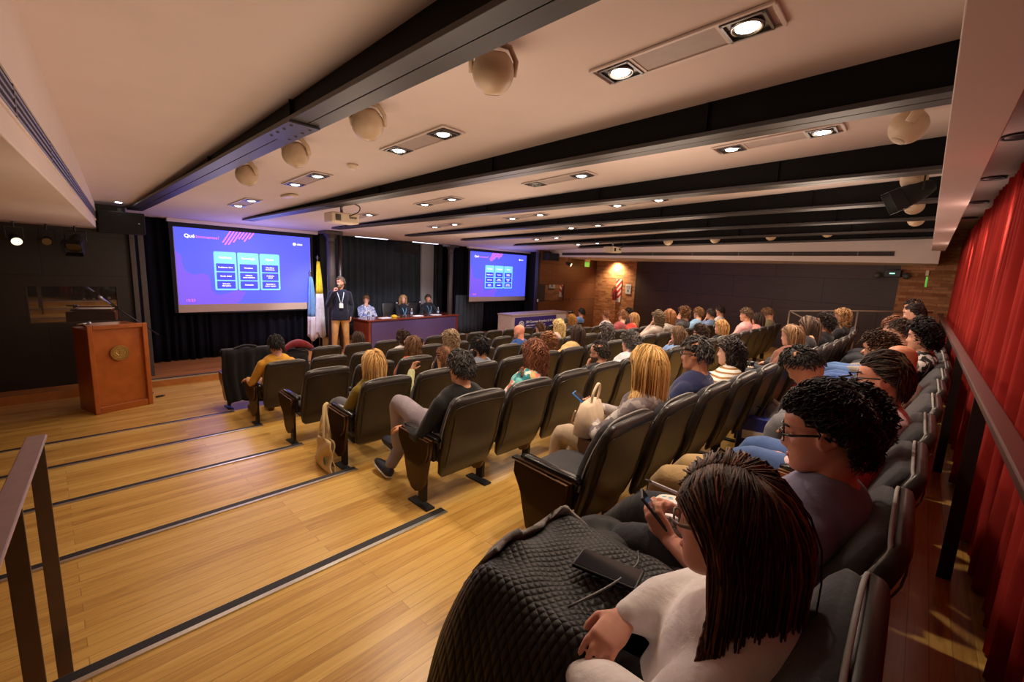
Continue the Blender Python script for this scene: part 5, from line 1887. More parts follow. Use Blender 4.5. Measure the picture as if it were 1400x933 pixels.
        MB().box(cp, (.085, .006, .11), R=np.stack([xx, fwd, up], 1)).build('badge', plain('badge_white', (232, 230, 224), 0.5), ln)
    if watch:
        A = J[watch[0]]
        dd = A['w'] - A['e']; dd /= np.linalg.norm(dd)
        MB().tube([A['w'] - dd * .045, A['w'] - dd * .028], .034 * k, 14).build('wristband', plain('band_%d_%d_%d' % watch[1], watch[1], 0.35), root, True)
    return root
# ------------------------------------------------------------------ the cast
def stripe_cloth(name, base, stripes, scale=9.0):
    t = NT(name)
    v = t.coord(rot=(0, PI / 2, 0))
    w = t.n('TexWave', wave_type='BANDS', bands_direction='X')
    w.inputs['Scale'].default_value = scale
    w.inputs['Distortion'].default_value = 0.6
    t.l(v, w.inputs['Vector'])
    t.color(t.ramp(w.outputs['Fac'], [(0.62, lin(base)), (0.72, lin(stripes))]))
    t.set(Roughness=0.85)
    t.bump(t.noise(v, 13, 3), 0.3, 0.02)
    return t.m


def print_cloth(name, base, cols, scale=26.0):
    t = NT(name)
    v = t.coord()
    n = t.n('TexNoise'); n.inputs['Scale'].default_value = 14
    t.l(v, n.inputs['Vector'])
    ad = t.n('VectorMath', operation='MULTIPLY_ADD')
    t.l(n.outputs['Color'], ad.inputs[0]); ad.inputs[1].default_value = (.06, .06, .06); t.l(v, ad.inputs[2])
    vo = t.n('TexVoronoi'); vo.inputs['Scale'].default_value = scale
    t.l(ad.outputs[0], vo.inputs['Vector'])
    sp = t.n('SeparateColor'); t.l(vo.outputs['Color'], sp.inputs[0])
    k = len(cols)
    t.color(t.ramp(sp.outputs[0], [(0.0, lin(base))] + [(0.45 + 0.5 * i / k, lin(c)) for i, c in enumerate(cols)], 'CONSTANT'))
    t.set(Roughness=0.85)
    t.bump(t.noise(v, 13, 3), 0.3, 0.02)
    return t.m


SK = [(214, 160, 130), (198, 142, 110), (222, 172, 146), (184, 128, 98)]
BLK, DBR, BRN, LBR, BLO, GRY = (26, 22, 21), (44, 32, 26), (92, 62, 42), (140, 98, 62), (204, 150, 82), (104, 98, 94)


def sit(pid, row, x, h, label, arms='lap', lean=-16, hy=0, hp=4, hr=0, fem=0.0, k=1.0, sw=1.0, dy=0.06, side=None, twist=0, legs='sit', yl=None, dz=0.0, neck=0.0, nf=0.0, **kw):
    R = ROWS[row]
    si = round((x - R['x0']) / R['p'] - (0.0 if row in 'G' else 0.2))
    si = min(max(si, 0), R['n'] - 1)
    sx, sy, sz, srz = seat_pos(row, si)
    off = x - sx
    rx = sx + max(-.13, min(.13, off))
    sd = (off - (rx - sx)) / .5 if side is None else side
    sd = max(-.3, min(.3, sd))
    J = J_seated(h, lean, hy, hp, hr, sd, arms, fem, k, sw, twist, legs, neck, nf)
    far = row in 'ABCD' or x > 6.2
    vox = kw.pop('voxel', .012 if far else .0075)
    hn = kw.pop('hn', .55 if far else 1.0)
    low = kw.pop('lower', True)
    return build_person(J, (rx, (yl if yl is not None else sy) + dy, sz + dz), srz, label, voxel=vox, hn=hn, lower=low, seed=pid, eyes=kw.pop('eyes', True), **kw)


FL = 1.0
# front row and second row
sit(59, 'A', 3.96, 1.06, 'woman with long dark brown hair and grey top in the front row', fem=FL, hair=('long', (70, 46, 34)), shirt=(168, 164, 166), skin_rgb=SK[0])
sit(14, 'A', 10.5, 1.26, 'man with short dark hair and dark top before the brown panel wall', hair=('crop', BLK), shirt=(52, 52, 58), skin_rgb=SK[1])
sit(15, 'A', 11.15, 1.28, 'black-haired man in a blue shirt nearest the brick pier', hair=('short', BLK), shirt=(92, 128, 186), skin_rgb=SK[1])
sit(58, 'B', 2.03, 1.20, 'man in a mustard yellow shirt with dark hair at the aisle', arms='rest', hy=4, hair=('short', (40, 34, 32)), shirt=(206, 150, 52), lanyard=(80, 150, 200), trousers=(176, 132, 104), shoes=(92, 50, 36), skin_rgb=SK[0], voxel=.009, hn=.8)
sit(2, 'B', 3.98, 1.12, 'person with short curly dark brown hair and white top, left of the curly blond head', hair=('curly', (62, 42, 30)), shirt=(226, 220, 214), skin_rgb=SK[0])
sit(11, 'B', 7.5, 1.06, 'woman with tied brown hair and a black headband', fem=FL, hair=('tied', (84, 54, 40)), headband=(20, 19, 20), shirt=(150, 60, 50), skin_rgb=SK[2])
sit(13, 'B', 8.62, 1.21, 'woman with golden curly hair behind the banner table', fem=FL, hair=('curlylong', (172, 118, 60), .24), hairhi=(222, 170, 96), shirt=(60, 54, 56), skin_rgb=SK[2])
sit(23, 'B', 10.2, 1.24, 'person with short auburn hair and a white top before the brick pier', hair=('short', (140, 88, 56)), shirt=(220, 216, 220), skin_rgb=SK[2])
sit(26, 'B', 11.4, 1.28, 'dark-haired person looking left at the edge of the dark wall panels', hair=('short', DBR), shirt=(70, 60, 64), skin_rgb=SK[2])
# third row from the front
sit(3, 'C', 3.31, 1.12, 'woman with brown shoulder-length hair and an orange top', fem=FL, hair=('mid', (104, 72, 48)), shirt=(206, 92, 40), skin_rgb=SK[0])
sit(1, 'C', 3.94, 1.17, 'woman with big curly grey-blond hair near the stage table', fem=FL, hair=('curlylong', (150, 126, 98)), hairhi=(206, 186, 156), shirt=(196, 176, 160), skin_rgb=SK[2])
sit(8, 'C', 5.41, 1.16, 'bald man in a blue shirt with a blue lanyard', hair=('bald', LBR), shirt=(44, 76, 136), lanyard=(90, 170, 210), beard=(150, 120, 100), skin_rgb=(216, 150, 124), hy=14)
sit(12, 'C', 6.45, 1.20, 'woman with long wavy pale blond hair', fem=FL, hair=('longwavy', (212, 180, 116)), hairhi=(240, 220, 170), shirt=(190, 170, 160), skin_rgb=SK[2])
sit(24, 'C', 8.70, 1.28, 'young man with tousled brown hair and a maroon shirt', hair=('messy', (128, 86, 54)), shirt=(146, 66, 70), collar=(200, 196, 200), skin_rgb=SK[2])
sit(25, 'C', 9.36, 1.20, 'woman with straight dark blond hair and a bright red top', fem=FL, hair=('bob', (176, 134, 84)), shirt=(222, 62, 50), skin_rgb=SK[2])
# fourth row from the back
sit(6, 'D', 2.05, 1.11, 'woman with straight blond hair in a mustard olive jacket at the aisle', fem=FL, arms='rest', hair=('long', (202, 156, 94), .30), hairhi=(238, 204, 144), shirt=(124, 104, 26), trousers=(84, 84, 92), skin_rgb=SK[0], voxel=.009, hn=1.0)
sit(5, 'D', 2.88, 1.05, 'woman with tied-up brown hair in a pale green top, arms raised', fem=FL, arms=('hair', 'raise'), hair=('tied', (116, 76, 50)), shirt=(186, 190, 140), skin_rgb=SK[0], voxel=.009, hn=.8)
sit(4, 'D', 3.38, 1.14, 'bearded man with thick black hair beside the raised arms', hair=('messy', (24, 20, 20)), beard=(30, 24, 22), shirt=(120, 128, 146), skin_rgb=SK[1], voxel=.009, hn=.8)
sit(10, 'D', 4.64, 1.10, 'woman with curly copper brown hair', fem=FL, hair=('curlylong', (134, 86, 54), .24), hairhi=(190, 138, 92), shirt=(90, 70, 60), skin_rgb=SK[2])
sit(16, 'D', 5.34, 1.16, 'woman with long straight dark hair and a beige top, hand raised', fem=FL, arms=('lap', 'raise'), hair=('long', (56, 38, 30)), shirt=(196, 164, 112), skin_rgb=SK[0])
sit(17, 'D', 6.14, 1.14, 'woman with big dark grey curly hair', fem=FL, hair=('curlylong', (84, 76, 74), .26), hairhi=(168, 158, 154), shirt=(60, 56, 62), skin_rgb=SK[2])
sit(27, 'D', 7.88, 1.28, 'woman with ash brown curly hair resting her chin on her hand', fem=FL, arms=('lap', 'chin'), hair=('curlylong', (112, 92, 70), .2), shirt=(176, 160, 150), skin_rgb=SK[2])
sit(28, 'D', 8.38, 1.29, 'woman with auburn wavy bob below the dark wall', fem=FL, hair=('bob', (146, 98, 60)), shirt=(160, 150, 140), skin_rgb=SK[2])
sit(29, 'D', 9.07, 1.32, 'young man with bushy brown curls in dark grey, hand before his face', arms=('lap', 'cheek'), hair=('bigcurly', (104, 70, 44), .10), hairhi=(160, 116, 76), shirt=(60, 56, 58), skin_rgb=SK[2])
sit(30, 'D', 9.84, 1.28, 'young man with brown fringe and a light blue shirt', hair=('messy', (126, 88, 54)), shirt=(132, 168, 200), skin_rgb=SK[0])
sit(31, 'D', 10.75, 1.22, 'man in a grey-blue shirt holding his hand over his mouth', arms=('lap', 'chin'), hair=('short', (60, 46, 40)), shirt=(112, 130, 168), skin_rgb=SK[0])
sit(32, 'D', 11.3, 1.28, 'dark-haired man in a white shirt below the dark wall', hair=('short', (50, 38, 34)), shirt=(214, 212, 214), skin_rgb=SK[0])
# third row from the back
sit(7, 'E', 2.06, 1.16, 'grey-haired man in a black sweatshirt at the aisle, legs crossed', arms=('lap', 'rest'), hair=('short', (46, 42, 42)), hairhi=(104, 100, 98), shirt=(20, 20, 22), lanyard=(100, 180, 220), trousers=(146, 136, 146), shoes=(40, 44, 58), skin_rgb=SK[0],
    legs={'L': ((-.16, .40, .66), (-.13, .47, .30)), 'R': ((.02, .40, .50), (-.18, .48, .11))}, sw=1.08, voxel=.007, hn=1.2)
sit(9, 'E', 2.86, 1.18, 'woman with reddish brown wavy hair and a teal flowered blouse', fem=FL, hair=('longwavy', (112, 66, 46), .36), hairhi=(170, 112, 80), shirt_mat=print_cloth('teal_flower_print', (112, 186, 186), [(222, 132, 110), (236, 226, 214), (40, 130, 140), (220, 180, 120)]), skin_rgb=SK[2], voxel=.008, hn=1.2)
sit(18, 'E', 4.00, 1.06, 'balding man with glasses and beard in black, hand on his chin', arms=('lap', 'chin'), hy=12, hair=('recede', (44, 34, 30)), beard=(84, 62, 50), glasses=(24, 22, 24), shirt=(26, 26, 30), watch=('armL', (20, 20, 22)), skin_rgb=SK[0], voxel=.007)
sit(19, 'E', 4.62, 1.12, 'older man with curly grey hair and a white shirt', hair=('curly', (96, 90, 88), .07), hairhi=(170, 164, 160), shirt=(222, 218, 226), skin_rgb=SK[2], voxel=.008)
sit(22, 'E', 6.03, 1.10, 'woman with straight brown hair, light blue shirt and green cuff, hand at her chin', fem=FL, arms=('lap', 'chin'), hair=('mid', (112, 84, 60)), shirt=(128, 164, 214), watch=('armL', (24, 130, 84)), skin_rgb=SK[2], voxel=.008, hn=.8)
sit(38, 'E', 6.88, 1.07, 'person with dark brown curls and dark glasses', fem=.5, hair=('curly', (70, 50, 38)), glasses=(30, 26, 26), shirt=(150, 110, 70), skin_rgb=SK[2], voxel=.009, hn=.8)
sit(39, 'E', 7.80, 1.10, 'woman with a blond bob and a black turtleneck', fem=FL, hair=('bob', (186, 136, 82), .22), hairhi=(220, 180, 124), shirt=(22, 22, 26), collar=(22, 22, 26), skin_rgb=SK[2], voxel=.009, hn=.8)
sit(33, 'E', 8.96, 1.27, 'man with short brown hair in a pink shirt before the dark wall', hair=('short', (88, 66, 50)), shirt=(214, 158, 158), skin_rgb=SK[0], voxel=.009)
sit(34, 'E', 10.0, 1.14, 'woman with long dark brown hair and a rose top', fem=FL, hair=('long', (58, 42, 36)), shirt=(206, 140, 132), skin_rgb=SK[0])
sit(35, 'E', 10.7, 1.22, 'person with light brown hair and olive jacket, head bent', hp=35, hair=('messy', (120, 88, 64)), shirt=(120, 112, 82), skin_rgb=SK[0])
# second row from the back
sit(20, 'F', 2.56, 1.20, 'woman with long golden blond hair and grey patterned blouse holding a phone', fem=FL, arms=(((.23, .0, .62), (.05, .17, .70), (-.5, .8, .25), (-.6, .1, .6), .7), ((-.24, .0, .62), (-.10, .17, .69), (.35, .85, .3), (.6, .1, .6), .7)), hy=-16, hp=8,
    hair=('long', (206, 156, 86), .50), hairhi=(244, 210, 146), shirt_mat=print_cloth('grey_leaf_print', (168, 158, 156), [(104, 96, 100), (206, 200, 196), (130, 120, 124)], 22), trousers=(176, 156, 132), watch=('armL', (30, 28, 30)), skin_rgb=SK[2], voxel=.006, hn=1.5)
sit(21, 'F', 3.25, 1.20, 'man with glasses and grey-black hair in a navy shirt and blue lanyard', hy=8, hair=('short', (46, 42, 42)), hairhi=(110, 104, 102), glasses=(60, 50, 44), shirt=(46, 52, 92), collar=(40, 46, 84), lanyard=(110, 186, 216), skin_rgb=(206, 150, 116), voxel=.006)
sit(41, 'F', 4.00, 1.14, 'young man with dark shaggy hair and a striped white T-shirt', hy=6, sleeves=.55, hair=('mullet', (34, 26, 24)), hairhi=(96, 84, 80), shirt_mat=stripe_cloth('striped_tee', (228, 222, 214), (150, 110, 60)), lanyard=(110, 180, 216), skin_rgb=(226, 180, 154), voxel=.007)
sit(42, 'F', 5.90, 1.15, 'woman with long straight brown hair writing on her lap', fem=FL, hp=10, hair=('long', (124, 90, 60)), hairhi=(176, 136, 100), shirt=(120, 76, 60), skin_rgb=SK[2], voxel=.008)
sit(43, 'F', 6.42, 1.23, 'woman with long dark brown hair beside the woman writing', fem=FL, hair=('long', (66, 48, 38)), hairhi=(120, 94, 76), shirt=(40, 38, 42), skin_rgb=SK[0])
sit(45, 'F', 7.26, 1.24, 'person in black with dark curly hair near the row end', hair=('curly', (40, 30, 26)), shirt=(24, 24, 28), skin_rgb=SK[1])
sit(46, 'F', 8.49, 1.28, 'woman with dark and blond hair at the far end of the row', fem=FL, hair=('longwavy', (150, 112, 74), .3), shirt=(30, 30, 34), skin_rgb=SK[0])
# back row, nearest first
sit(57, 'G', 0.95, 1.105, 'woman in the foreground with long brown hair and a white puff-sleeved blouse', fem=FL, k=1.04, hy=8, hp=6, lean=-24, dy=.07, sw=.90, neck=.02, nf=.05,
    arms=(((.22, -.10, .66), (-.06, .045, .675), (-1, .10, -.22), (0, .15, -1), .55), ((-.25, -.14, .62), (-.17, .10, .56), (.3, .9, -.2), (0, 0, -1), .5)), puff=.03, hair=('long', (66, 42, 30), .66), hairhi=(150, 98, 60), glasses=(126, 110, 100), shirt=(240, 234, 234), trousers=(18, 18, 21), shoes=(24, 24, 26), watch=('armR', (170, 30, 32)), skin_rgb=(222, 162, 140), voxel=.005, hn=3.4)
sit(56, 'G', 1.55, 1.18, 'man with thick black curls and black glasses writing on a phone', k=1.04, hy=10, hp=12, sleeves=.55,
    arms=(((.26, .0, .62), (-.04, .19, .64), (-.6, .55, .5), (-.4, -.1, -.8), .75), ((-.25, .02, .60), (-.16, .19, .60), (-.05, .75, .8), (.7, .1, .3), .75)),
    hair=('wavytop', (22, 19, 19)), hairhi=(74, 58, 50), glasses=(18, 18, 20), shirt=(112, 110, 136), collar=(104, 102, 130), legs={'R': ((.18, .42, .49), (.36, .92, -.04)), 'L': ((-.12, .36, .49), (-.11, .44, .10))}, shoes=(190, 186, 172), trousers=(40, 40, 46), skin_rgb=(204, 142, 118), voxel=.005, hn=2.0)
sit(52, 'G', 2.15, 1.10, 'dark curly-haired person in a red shirt behind the man writing', hair=('curly', (30, 23, 22)), shirt=(190, 52, 58), trousers=(190, 160, 112), shoes=(150, 60, 30), legs={'L': ((-.10, .50, .50), (-.09, .60, .10)), 'R': ((.12, .48, .50), (.11, .62, .10))}, skin_rgb=SK[0], voxel=.008)
sit(55, 'G', 2.75, 1.17, 'young man with glasses and swept dark hair in a pale pink shirt', hy=4, hair=('swept', (44, 32, 27)), hairhi=(104, 80, 62), glasses=(28, 28, 34), beard=(66, 46, 38), shirt=(222, 194, 196), collar=(228, 204, 206), lanyard=(70, 140, 200), trousers=(74, 100, 150), skin_rgb=(214, 152, 126), voxel=.006, hn=1.3)
sit(44, 'G', 3.35, .995, 'man in a beige T-shirt bending far forward, head down', lean=60, hp=42, dy=0.03, dz=.085, sleeves=.45, arms=('rest', 'rest'), hair=('short', (30, 25, 24)), shirt=(206, 178, 158), watch=('armL', (24, 24, 28)), trousers=(120, 120, 126), skin_rgb=SK[1], voxel=.008)
sit(54, 'G', 3.95, 1.11, 'bald man in beige whose bare scalp shows behind the pink-shirted man', hp=14, hair=('bald', BRN), shirt=(200, 172, 150), skin_rgb=(206, 140, 112), voxel=.008)
sit(53, 'G', 4.55, 1.13, 'person with curly brown hair looking down, dark trousers', hp=20, dy=.24, hair=('curly', (66, 46, 34)), hairhi=(120, 88, 62), shirt=(70, 76, 96), trousers=(36, 38, 46), skin_rgb=SK[0], voxel=.009)
sit(51, 'G', 5.15, 1.20, 'young man with black curly hair and a patterned collar by the red curtain', hair=('curly', (26, 21, 20)), shirt_mat=print_cloth('black_white_print', (40, 40, 44), [(210, 206, 202), (90, 88, 92)], 30), skin_rgb=SK[0], voxel=.009)
sit(60, 'G', 5.75, 1.18, 'person with dark brown hair and blue jeans in the back row', dy=.20, hair=('short', (60, 44, 36)), shirt=(60, 60, 70), trousers=(66, 92, 150), skin_rgb=SK[0])
sit(50, 'G', 6.35, 1.18, 'person with reddish brown hair leaning forward in the back row', dy=.28, hair=('messy', (118, 78, 56)), shirt=(150, 140, 130), trousers=(80, 110, 160), skin_rgb=SK[2])
sit(49, 'G', 6.95, 1.18, 'dark-haired person half hidden beside the red curtain', hair=('messy', (28, 23, 22)), shirt=(40, 40, 46), skin_rgb=SK[1])
sit(48, 'G', 7.55, 1.29, 'man with short swept dark hair facing left near the far brick wall', dy=.19, hair=('swept', (40, 30, 27)), shirt=(200, 192, 188), skin_rgb=SK[2])
sit(47, 'G', 8.15, 1.34, 'tall man with cropped hair farthest along the back row', dy=.23, hair=('crop', (50, 38, 34)), shirt=(90, 84, 84), skin_rgb=SK[1])

# the panel on the stage
def panelist(x, y, h, label, **kw):
    arms, fem = kw.pop('arms'), kw.pop('fem', 0.0)
    hy, hr, hp = kw.pop('hy', 0), kw.pop('hr', 0), kw.pop('hp', 4)
    J = J_seated(h, -8, hy, hp, hr, 0.0, arms, fem, 1.03)
    return build_person(J, (x, y, ZST), PI + kw.pop('rz', 0.0), label, voxel=.010, hn=.7, **kw)


panelist(6.28, 11.52, 1.30, 'man on stage in a blue and white patterned shirt, hand at his mouth', arms=('chin', 'rest'), hy=-10, rz=-.25, hair=('short', (120, 84, 52)), shirt_mat=print_cloth('blue_white_print', (206, 210, 228), [(120, 134, 190), (168, 176, 210)], 20), skin_rgb=SK[2], seed=61)
panelist(7.55, 11.58, 1.30, 'woman on stage with long wavy blond hair, dark jacket and blue lanyard', arms=('lap', 'rest'), fem=1.0, rz=-.2, hair=('longwavy', (176, 134, 84), .34), hairhi=(220, 184, 130), shirt=(30, 30, 38), lanyard=(110, 180, 226), skin_rgb=SK[2], seed=62)
panelist(8.52, 11.62, 1.31, 'man on stage in a dark jacket with blue lanyard leaning his cheek on his hand', arms=('rest', 'cheek'), hr=-8, rz=-.2, hair=('short', (76, 62, 56)), shirt=(40, 42, 50), lanyard=(110, 180, 226), skin_rgb=SK[0], seed=63)


def J_standing():
    k = 1.06
    J = dict(k=k, fem=0.0, sw=1.06)
    pel = np.array((0, 0, .98))
    d = np.array((0, -.02, 1.0)); d /= np.linalg.norm(d)
    nb = pel + d * .56
    J['hem'] = -.26
    J.update(pel=pel, waist=pel + d * .2, chest=pel + d * .4, nb=nb, d=d, tw=np.eye(3))
    J['hc'] = nb + np.array((-.01, .03, .175)) * k
    J['HR'] = np.array(Matrix.Rotation(math.radians(48), 3, 'Z') @ Matrix.Rotation(math.radians(-4), 3, 'X'))
    J['HR'] = np.array(Matrix.Rotation(math.radians(-48), 3, 'Z') @ Matrix.Rotation(math.radians(-2), 3, 'X'))
    sh = nb - d * .075
    J['shR'], J['shL'] = sh + np.array((.195, 0, 0)), sh - np.array((.195, 0, 0))
    J['armR'] = dict(s=J['shR'], e=J['shR'] + np.array((.09, .06, -.29)), w=nb + np.array((.17, .24, -.03)), hd=np.array((-.25, .2, .95)), pn=np.array((-.9, .1, .1)), c=1.05)
    J['armL'] = dict(s=J['shL'], e=J['shL'] + np.array((-.08, -.03, -.30)), w=J['shL'] + np.array((-.03, .10, -.55)), hd=np.array((.12, .25, -1.0)), pn=np.array((.8, -.1, 0.)), c=.6)
    J['legR'] = (pel + np.array((.095, 0, -.03)), np.array((.13, .03, .53)), np.array((.15, -.01, .10)))
    J['legL'] = (pel + np.array((-.095, 0, -.03)), np.array((-.12, .03, .53)), np.array((-.15, -.02, .10)))
    return J


SPK = build_person(J_standing(), (4.83, 10.15, ZST), math.radians(163), 'standing man in a navy sweater and tan trousers speaking into a microphone', hair=('crop', (92, 80, 70)), shirt=(24, 26, 44), collar=(208, 202, 204), lanyard=(190, 206, 216),
                   trousers=(196, 150, 92), shoes=(70, 44, 30), beard=(120, 98, 84), watch=('armL', (60, 56, 54)), skin_rgb=(206, 146, 118), voxel=.008, seed=64)

# the speaker's microphone
J_ = J_standing()
a_ = math.radians(163)
w_ = J_['armR']['w'] + J_['armR']['hd'] / np.linalg.norm(J_['armR']['hd']) * .075 + J_['armR']['pn'] * .028
mo = empty('handheld_microphone', (4.83 + w_[0] * math.cos(a_) - w_[1] * math.sin(a_), 10.15 + w_[0] * math.sin(a_) + w_[1] * math.cos(a_), ZST + w_[2]), a_, 'black microphone held at the mouth of the standing speaker', 'microphone')
MB().tube([(.05, .05, -.09), (0, 0, 0), (-.035, -.035, .065)], [.011, .014, .017], 12).build('handle', M_BLACK, mo, True)
MB().ball((-.05, -.05, .09), .026, 14, 9).build('grille', plain('mic_dark_mesh', (60, 60, 64), .4, .6, bump=.5, bs=400), mo, True)
# ------------------------------------------------------------------ coats, bags and small things
def quilt_mat():
    t = NT('black_quilted_cloth')
    v = t.coord(rot=(0, 0, 0.5))
    h = None
    for d in ('X', 'Y'):
        w = t.n('TexWave', wave_type='BANDS', bands_direction=d)
        w.inputs['Scale'].default_value = 17.0
        t.l(v, w.inputs['Vector'])
        p = t.math('POWER', w.outputs['Fac'], 0.35)
        h = p if h is None else t.math('MULTIPLY', h, p)
    t.color(t.ramp(h, [(0.0, lin((14, 14, 15))), (0.9, lin((42, 41, 43)))]))
    t.set(Roughness=0.5, Specular_IOR_Level=0.4)
    t.bump(h, 0.6, 0.008)
    return t.m


def drape(name, mat, fz, x0, x1, y0, y1, nx=36, ny=36, th=.02, parent=None, warp=None, seed=0):
    """a cloth lying over things: height function fz(u, v) on a rectangle"""
    G = []
    for i in range(nx + 1):
        row = []
        for j in range(ny + 1):
            u, v = i / nx, j / ny
            x, y = x0 + (x1 - x0) * u, y0 + (y1 - y0) * v
            if warp: x, y = warp(u, v, x, y)
            row.append((x, y, fz(u, v, x, y)))
        G.append(row)
    return MB().sheet(np.array(G), th).build(name, mat, parent, True)


def bump2(x, y, s):
    return .5 * math.sin(x * 17 + s) * math.cos(y * 13 + 2 * s) + .3 * math.sin(x * 31 + y * 23 + s * 3) + .25 * math.sin(y * 41 - x * 11 + s)


# the quilted coat on the foreground woman's lap
coat = empty('quilted_coat', (0.95, 0.7, 1.42), 0, 'black quilted coat heaped over the lap of the foreground woman', 'coat')


def coat_z(u, v, x, y):
    X, Y = x + .95, y + .7
    z = 0.035 + .012 * bump2(X, Y, 1.0)
    front = max(0, Y - .80); z -= 7.5 * front ** 2 + .3 * front
    left = max(0, .80 - X); z -= 9.0 * left ** 2 + .8 * left
    right = max(0, X - 1.16); z -= 5.0 * right ** 2
    back = max(0, .50 - Y); z -= .1 * back
    z += .03 * math.exp(-((X - .93) / .05) ** 2) * math.sin(Y * 9)
    return z


drape('outer_cloth', quilt_mat(), coat_z, -.36, .36, -.30, .18, 56, 44, .022, coat, lambda u, v, x, y: (x + .06 * math.sin(v * 4 + .4) * (u - .5) * 2 - .05 * v * (1 - u), y + .05 * math.sin(u * 5)))
fl = NT('grey_fleece')
vv = fl.coord()
fl.color(fl.ramp(fl.noise(vv, 60, 4), [(.3, lin((120, 112, 108))), (.7, lin((186, 178, 172)))])).set(Roughness=1.0, Sheen_Weight=.5)
fl.bump(fl.noise(vv, 150, 4, .7), 1.0, .012)
G = []
for i in range(25):
    u = i / 24
    cx, cy = -.10 + .44 * u, .12 + .05 * math.sin(u * 3.0) - .05 * u
    row = []
    for j in range(7):
        w = j / 6
        X, Y = cx, cy + .15 * w + .012 * math.sin(u * 23)
        row.append((X + .02 * math.sin(9 * w + u * 4), Y, max(coat_z(0, 0, X, Y), -.14) + .034 - .05 * w * w + .008 * bump2(X * 2, Y * 2, 3)))
    G.append(row)
MB().sheet(np.array(G), .014).build('fleece_lining', fl.m, coat, True)
MB().tube(smooth_path([(-.12, -.16, .052), (.02, -.2, .062), (.16, -.2, .05), (.25, -.16, .03)], 5), .0035, 6).build('zip', plain('dull_zip', (90, 88, 88), .4, .6), coat, True)

ph = empty('smartphone', (1.025, .545, 1.476), math.radians(12), 'black smartphone lying face up on the quilted coat', 'smartphone')
MB().box((0, 0, 0), (.088, .184, .012)).build('case', M_BLACK, ph, bevel=.004, seg=3)
MB().box((0, 0, .0067), (.079, .172, .001)).build('screen', plain('phone_glass', (26, 26, 34), .06, var=.2, vs=20), ph)
MB().box((-.041, .03, .0), (.002, .03, .004)).build('button', M_STEEL, ph)

# phone, pen, notebook and dotted bag of the man with black curls
ph = empty('smartphone', (1.385, .575, 1.495), 0.5, 'dark phone held up by the man with black curls', 'smartphone')
R = rotm(math.radians(48), 0, 0)
MB().box((0, 0, 0), (.076, .158, .009), R=R).build('case', M_BLACK, ph, bevel=.003)
MB().box(R @ np.array((0, 0, .0052)), (.07, .15, .001), R=R).build('screen', plain('phone_glass', (26, 26, 34), .06, var=.2, vs=20), ph)
pen = empty('pen', (1.40, .54, 1.585), 0.0, 'white pen held over the dark phone', 'pen')
MB().cyl((.06, -.05, -.035), (-.055, .045, .03), .0055, .0055, 10).build('barrel', plain('pen_white', (228, 226, 232), .35), pen, True)
MB().cyl((-.055, .045, .03), (-.07, .058, .039), .0055, .0015, 10).build('tip', M_STEEL, pen, True)
bag = empty('dotted_bag', (1.62, .58, 1.36), .3, 'white bag with blue dots on the lap of the man with black curls', 'bag')


def dots():
    t = NT('blue_dotted_cloth')
    v = t.coord()
    vo = t.n('TexVoronoi'); vo.inputs['Scale'].default_value = 34; vo.inputs['Randomness'].default_value = .35
    t.l(v, vo.inputs['Vector'])
    t.color(t.ramp(vo.outputs['Distance'], [(.36, lin((84, 158, 190))), (.42, lin((226, 222, 208)))])).set(Roughness=.8)
    t.bump(t.noise(v, 14, 3), .3, .02)
    return t.m


MB().tube([(-.13, 0, 0), (-.1, 0, .01), (0, 0, .02), (.1, 0, .01), (.13, 0, 0)], [.03, .1, .12, .1, .03], 20, [.02, .04, .05, .04, .02], 3).build('body', dots(), bag, True)
nb = empty('notebook', (1.60, .52, 1.425), .5, 'open spiral notebook on the dotted bag', 'notebook')
MB().box((0, 0, 0), (.15, .21, .012)).build('pages', M_PAPER, nb, bevel=.002)
sp = MB()
for i in range(14):
    sp.tube([(-.075 + .008 * math.cos(a), -.09 + i * .0138, .004 + .010 * math.sin(a)) for a in np.linspace(0, 2 * PI, 11)], .0012, 5, cap=False)
sp.build('spiral', M_STEEL, nb, True)
jk = empty('black_jacket', (1.32, .72, 1.22), 0, 'black padded jacket bundled between the foreground woman and the man with curls', 'jacket')
m = MB()
for i, (x, y, z, r) in enumerate(((0, 0, .05, .11), (.1, .08, .02, .12), (.02, .17, -.04, .10), (.14, -.06, .03, .10), (.2, .12, -.06, .11), (.08, .24, -.14, .10), (.2, .26, -.18, .09))):
    m.tube(smooth_path([(x - .1, y - .05, z - .02), (x, y, z + .02 + .01 * i % 2), (x + .1, y + .06, z - .03)], 4), np.concatenate([np.linspace(.3, 1, 5), np.linspace(1, .3, 4)]) * r, 14, np.concatenate([np.linspace(.3, 1, 5), np.linspace(1, .3, 4)]) * r * .7)
from_mesh('body', fuse(m, .010, 3, .5, 'jacket'), cloth('black_padded', (22, 22, 25), .6), jk)

# the blond woman's cream handbag and phone
hb = empty('handbag', (2.43, 1.52, 1.345), math.radians(14), 'cream handbag on the lap of the woman with golden blond hair', 'handbag')
MB().tube([(0, 0, -.10), (0, 0, -.085), (0, 0, .02), (0, 0, .11), (0, 0, .125)], [.12, .145, .15, .125, .10], 24, [.05, .075, .07, .045, .03], 4, up=(0, 1, 0)).build('body', plain('cream_leather', (224, 200, 172), .5, bump=.2, bs=80), hb, True)
MB().tube(smooth_path([(.07, -.02, .11), (.085, -.03, .2), (.02, -.035, .24), (-.05, -.03, .19), (-.05, -.02, .11)], 6), .009, 8).build('handle', plain('cream_leather', (224, 200, 172), .5, bump=.2, bs=80), hb, True)
st = MB().tube(smooth_path([(-.14, .05, .08), (-.1, .085, -.01), (-.02, .09, -.05), (.08, .085, -.02)], 6), .007, 6)
st.build('strap', plain('pale_strap', (206, 180, 150), .6), hb, True)
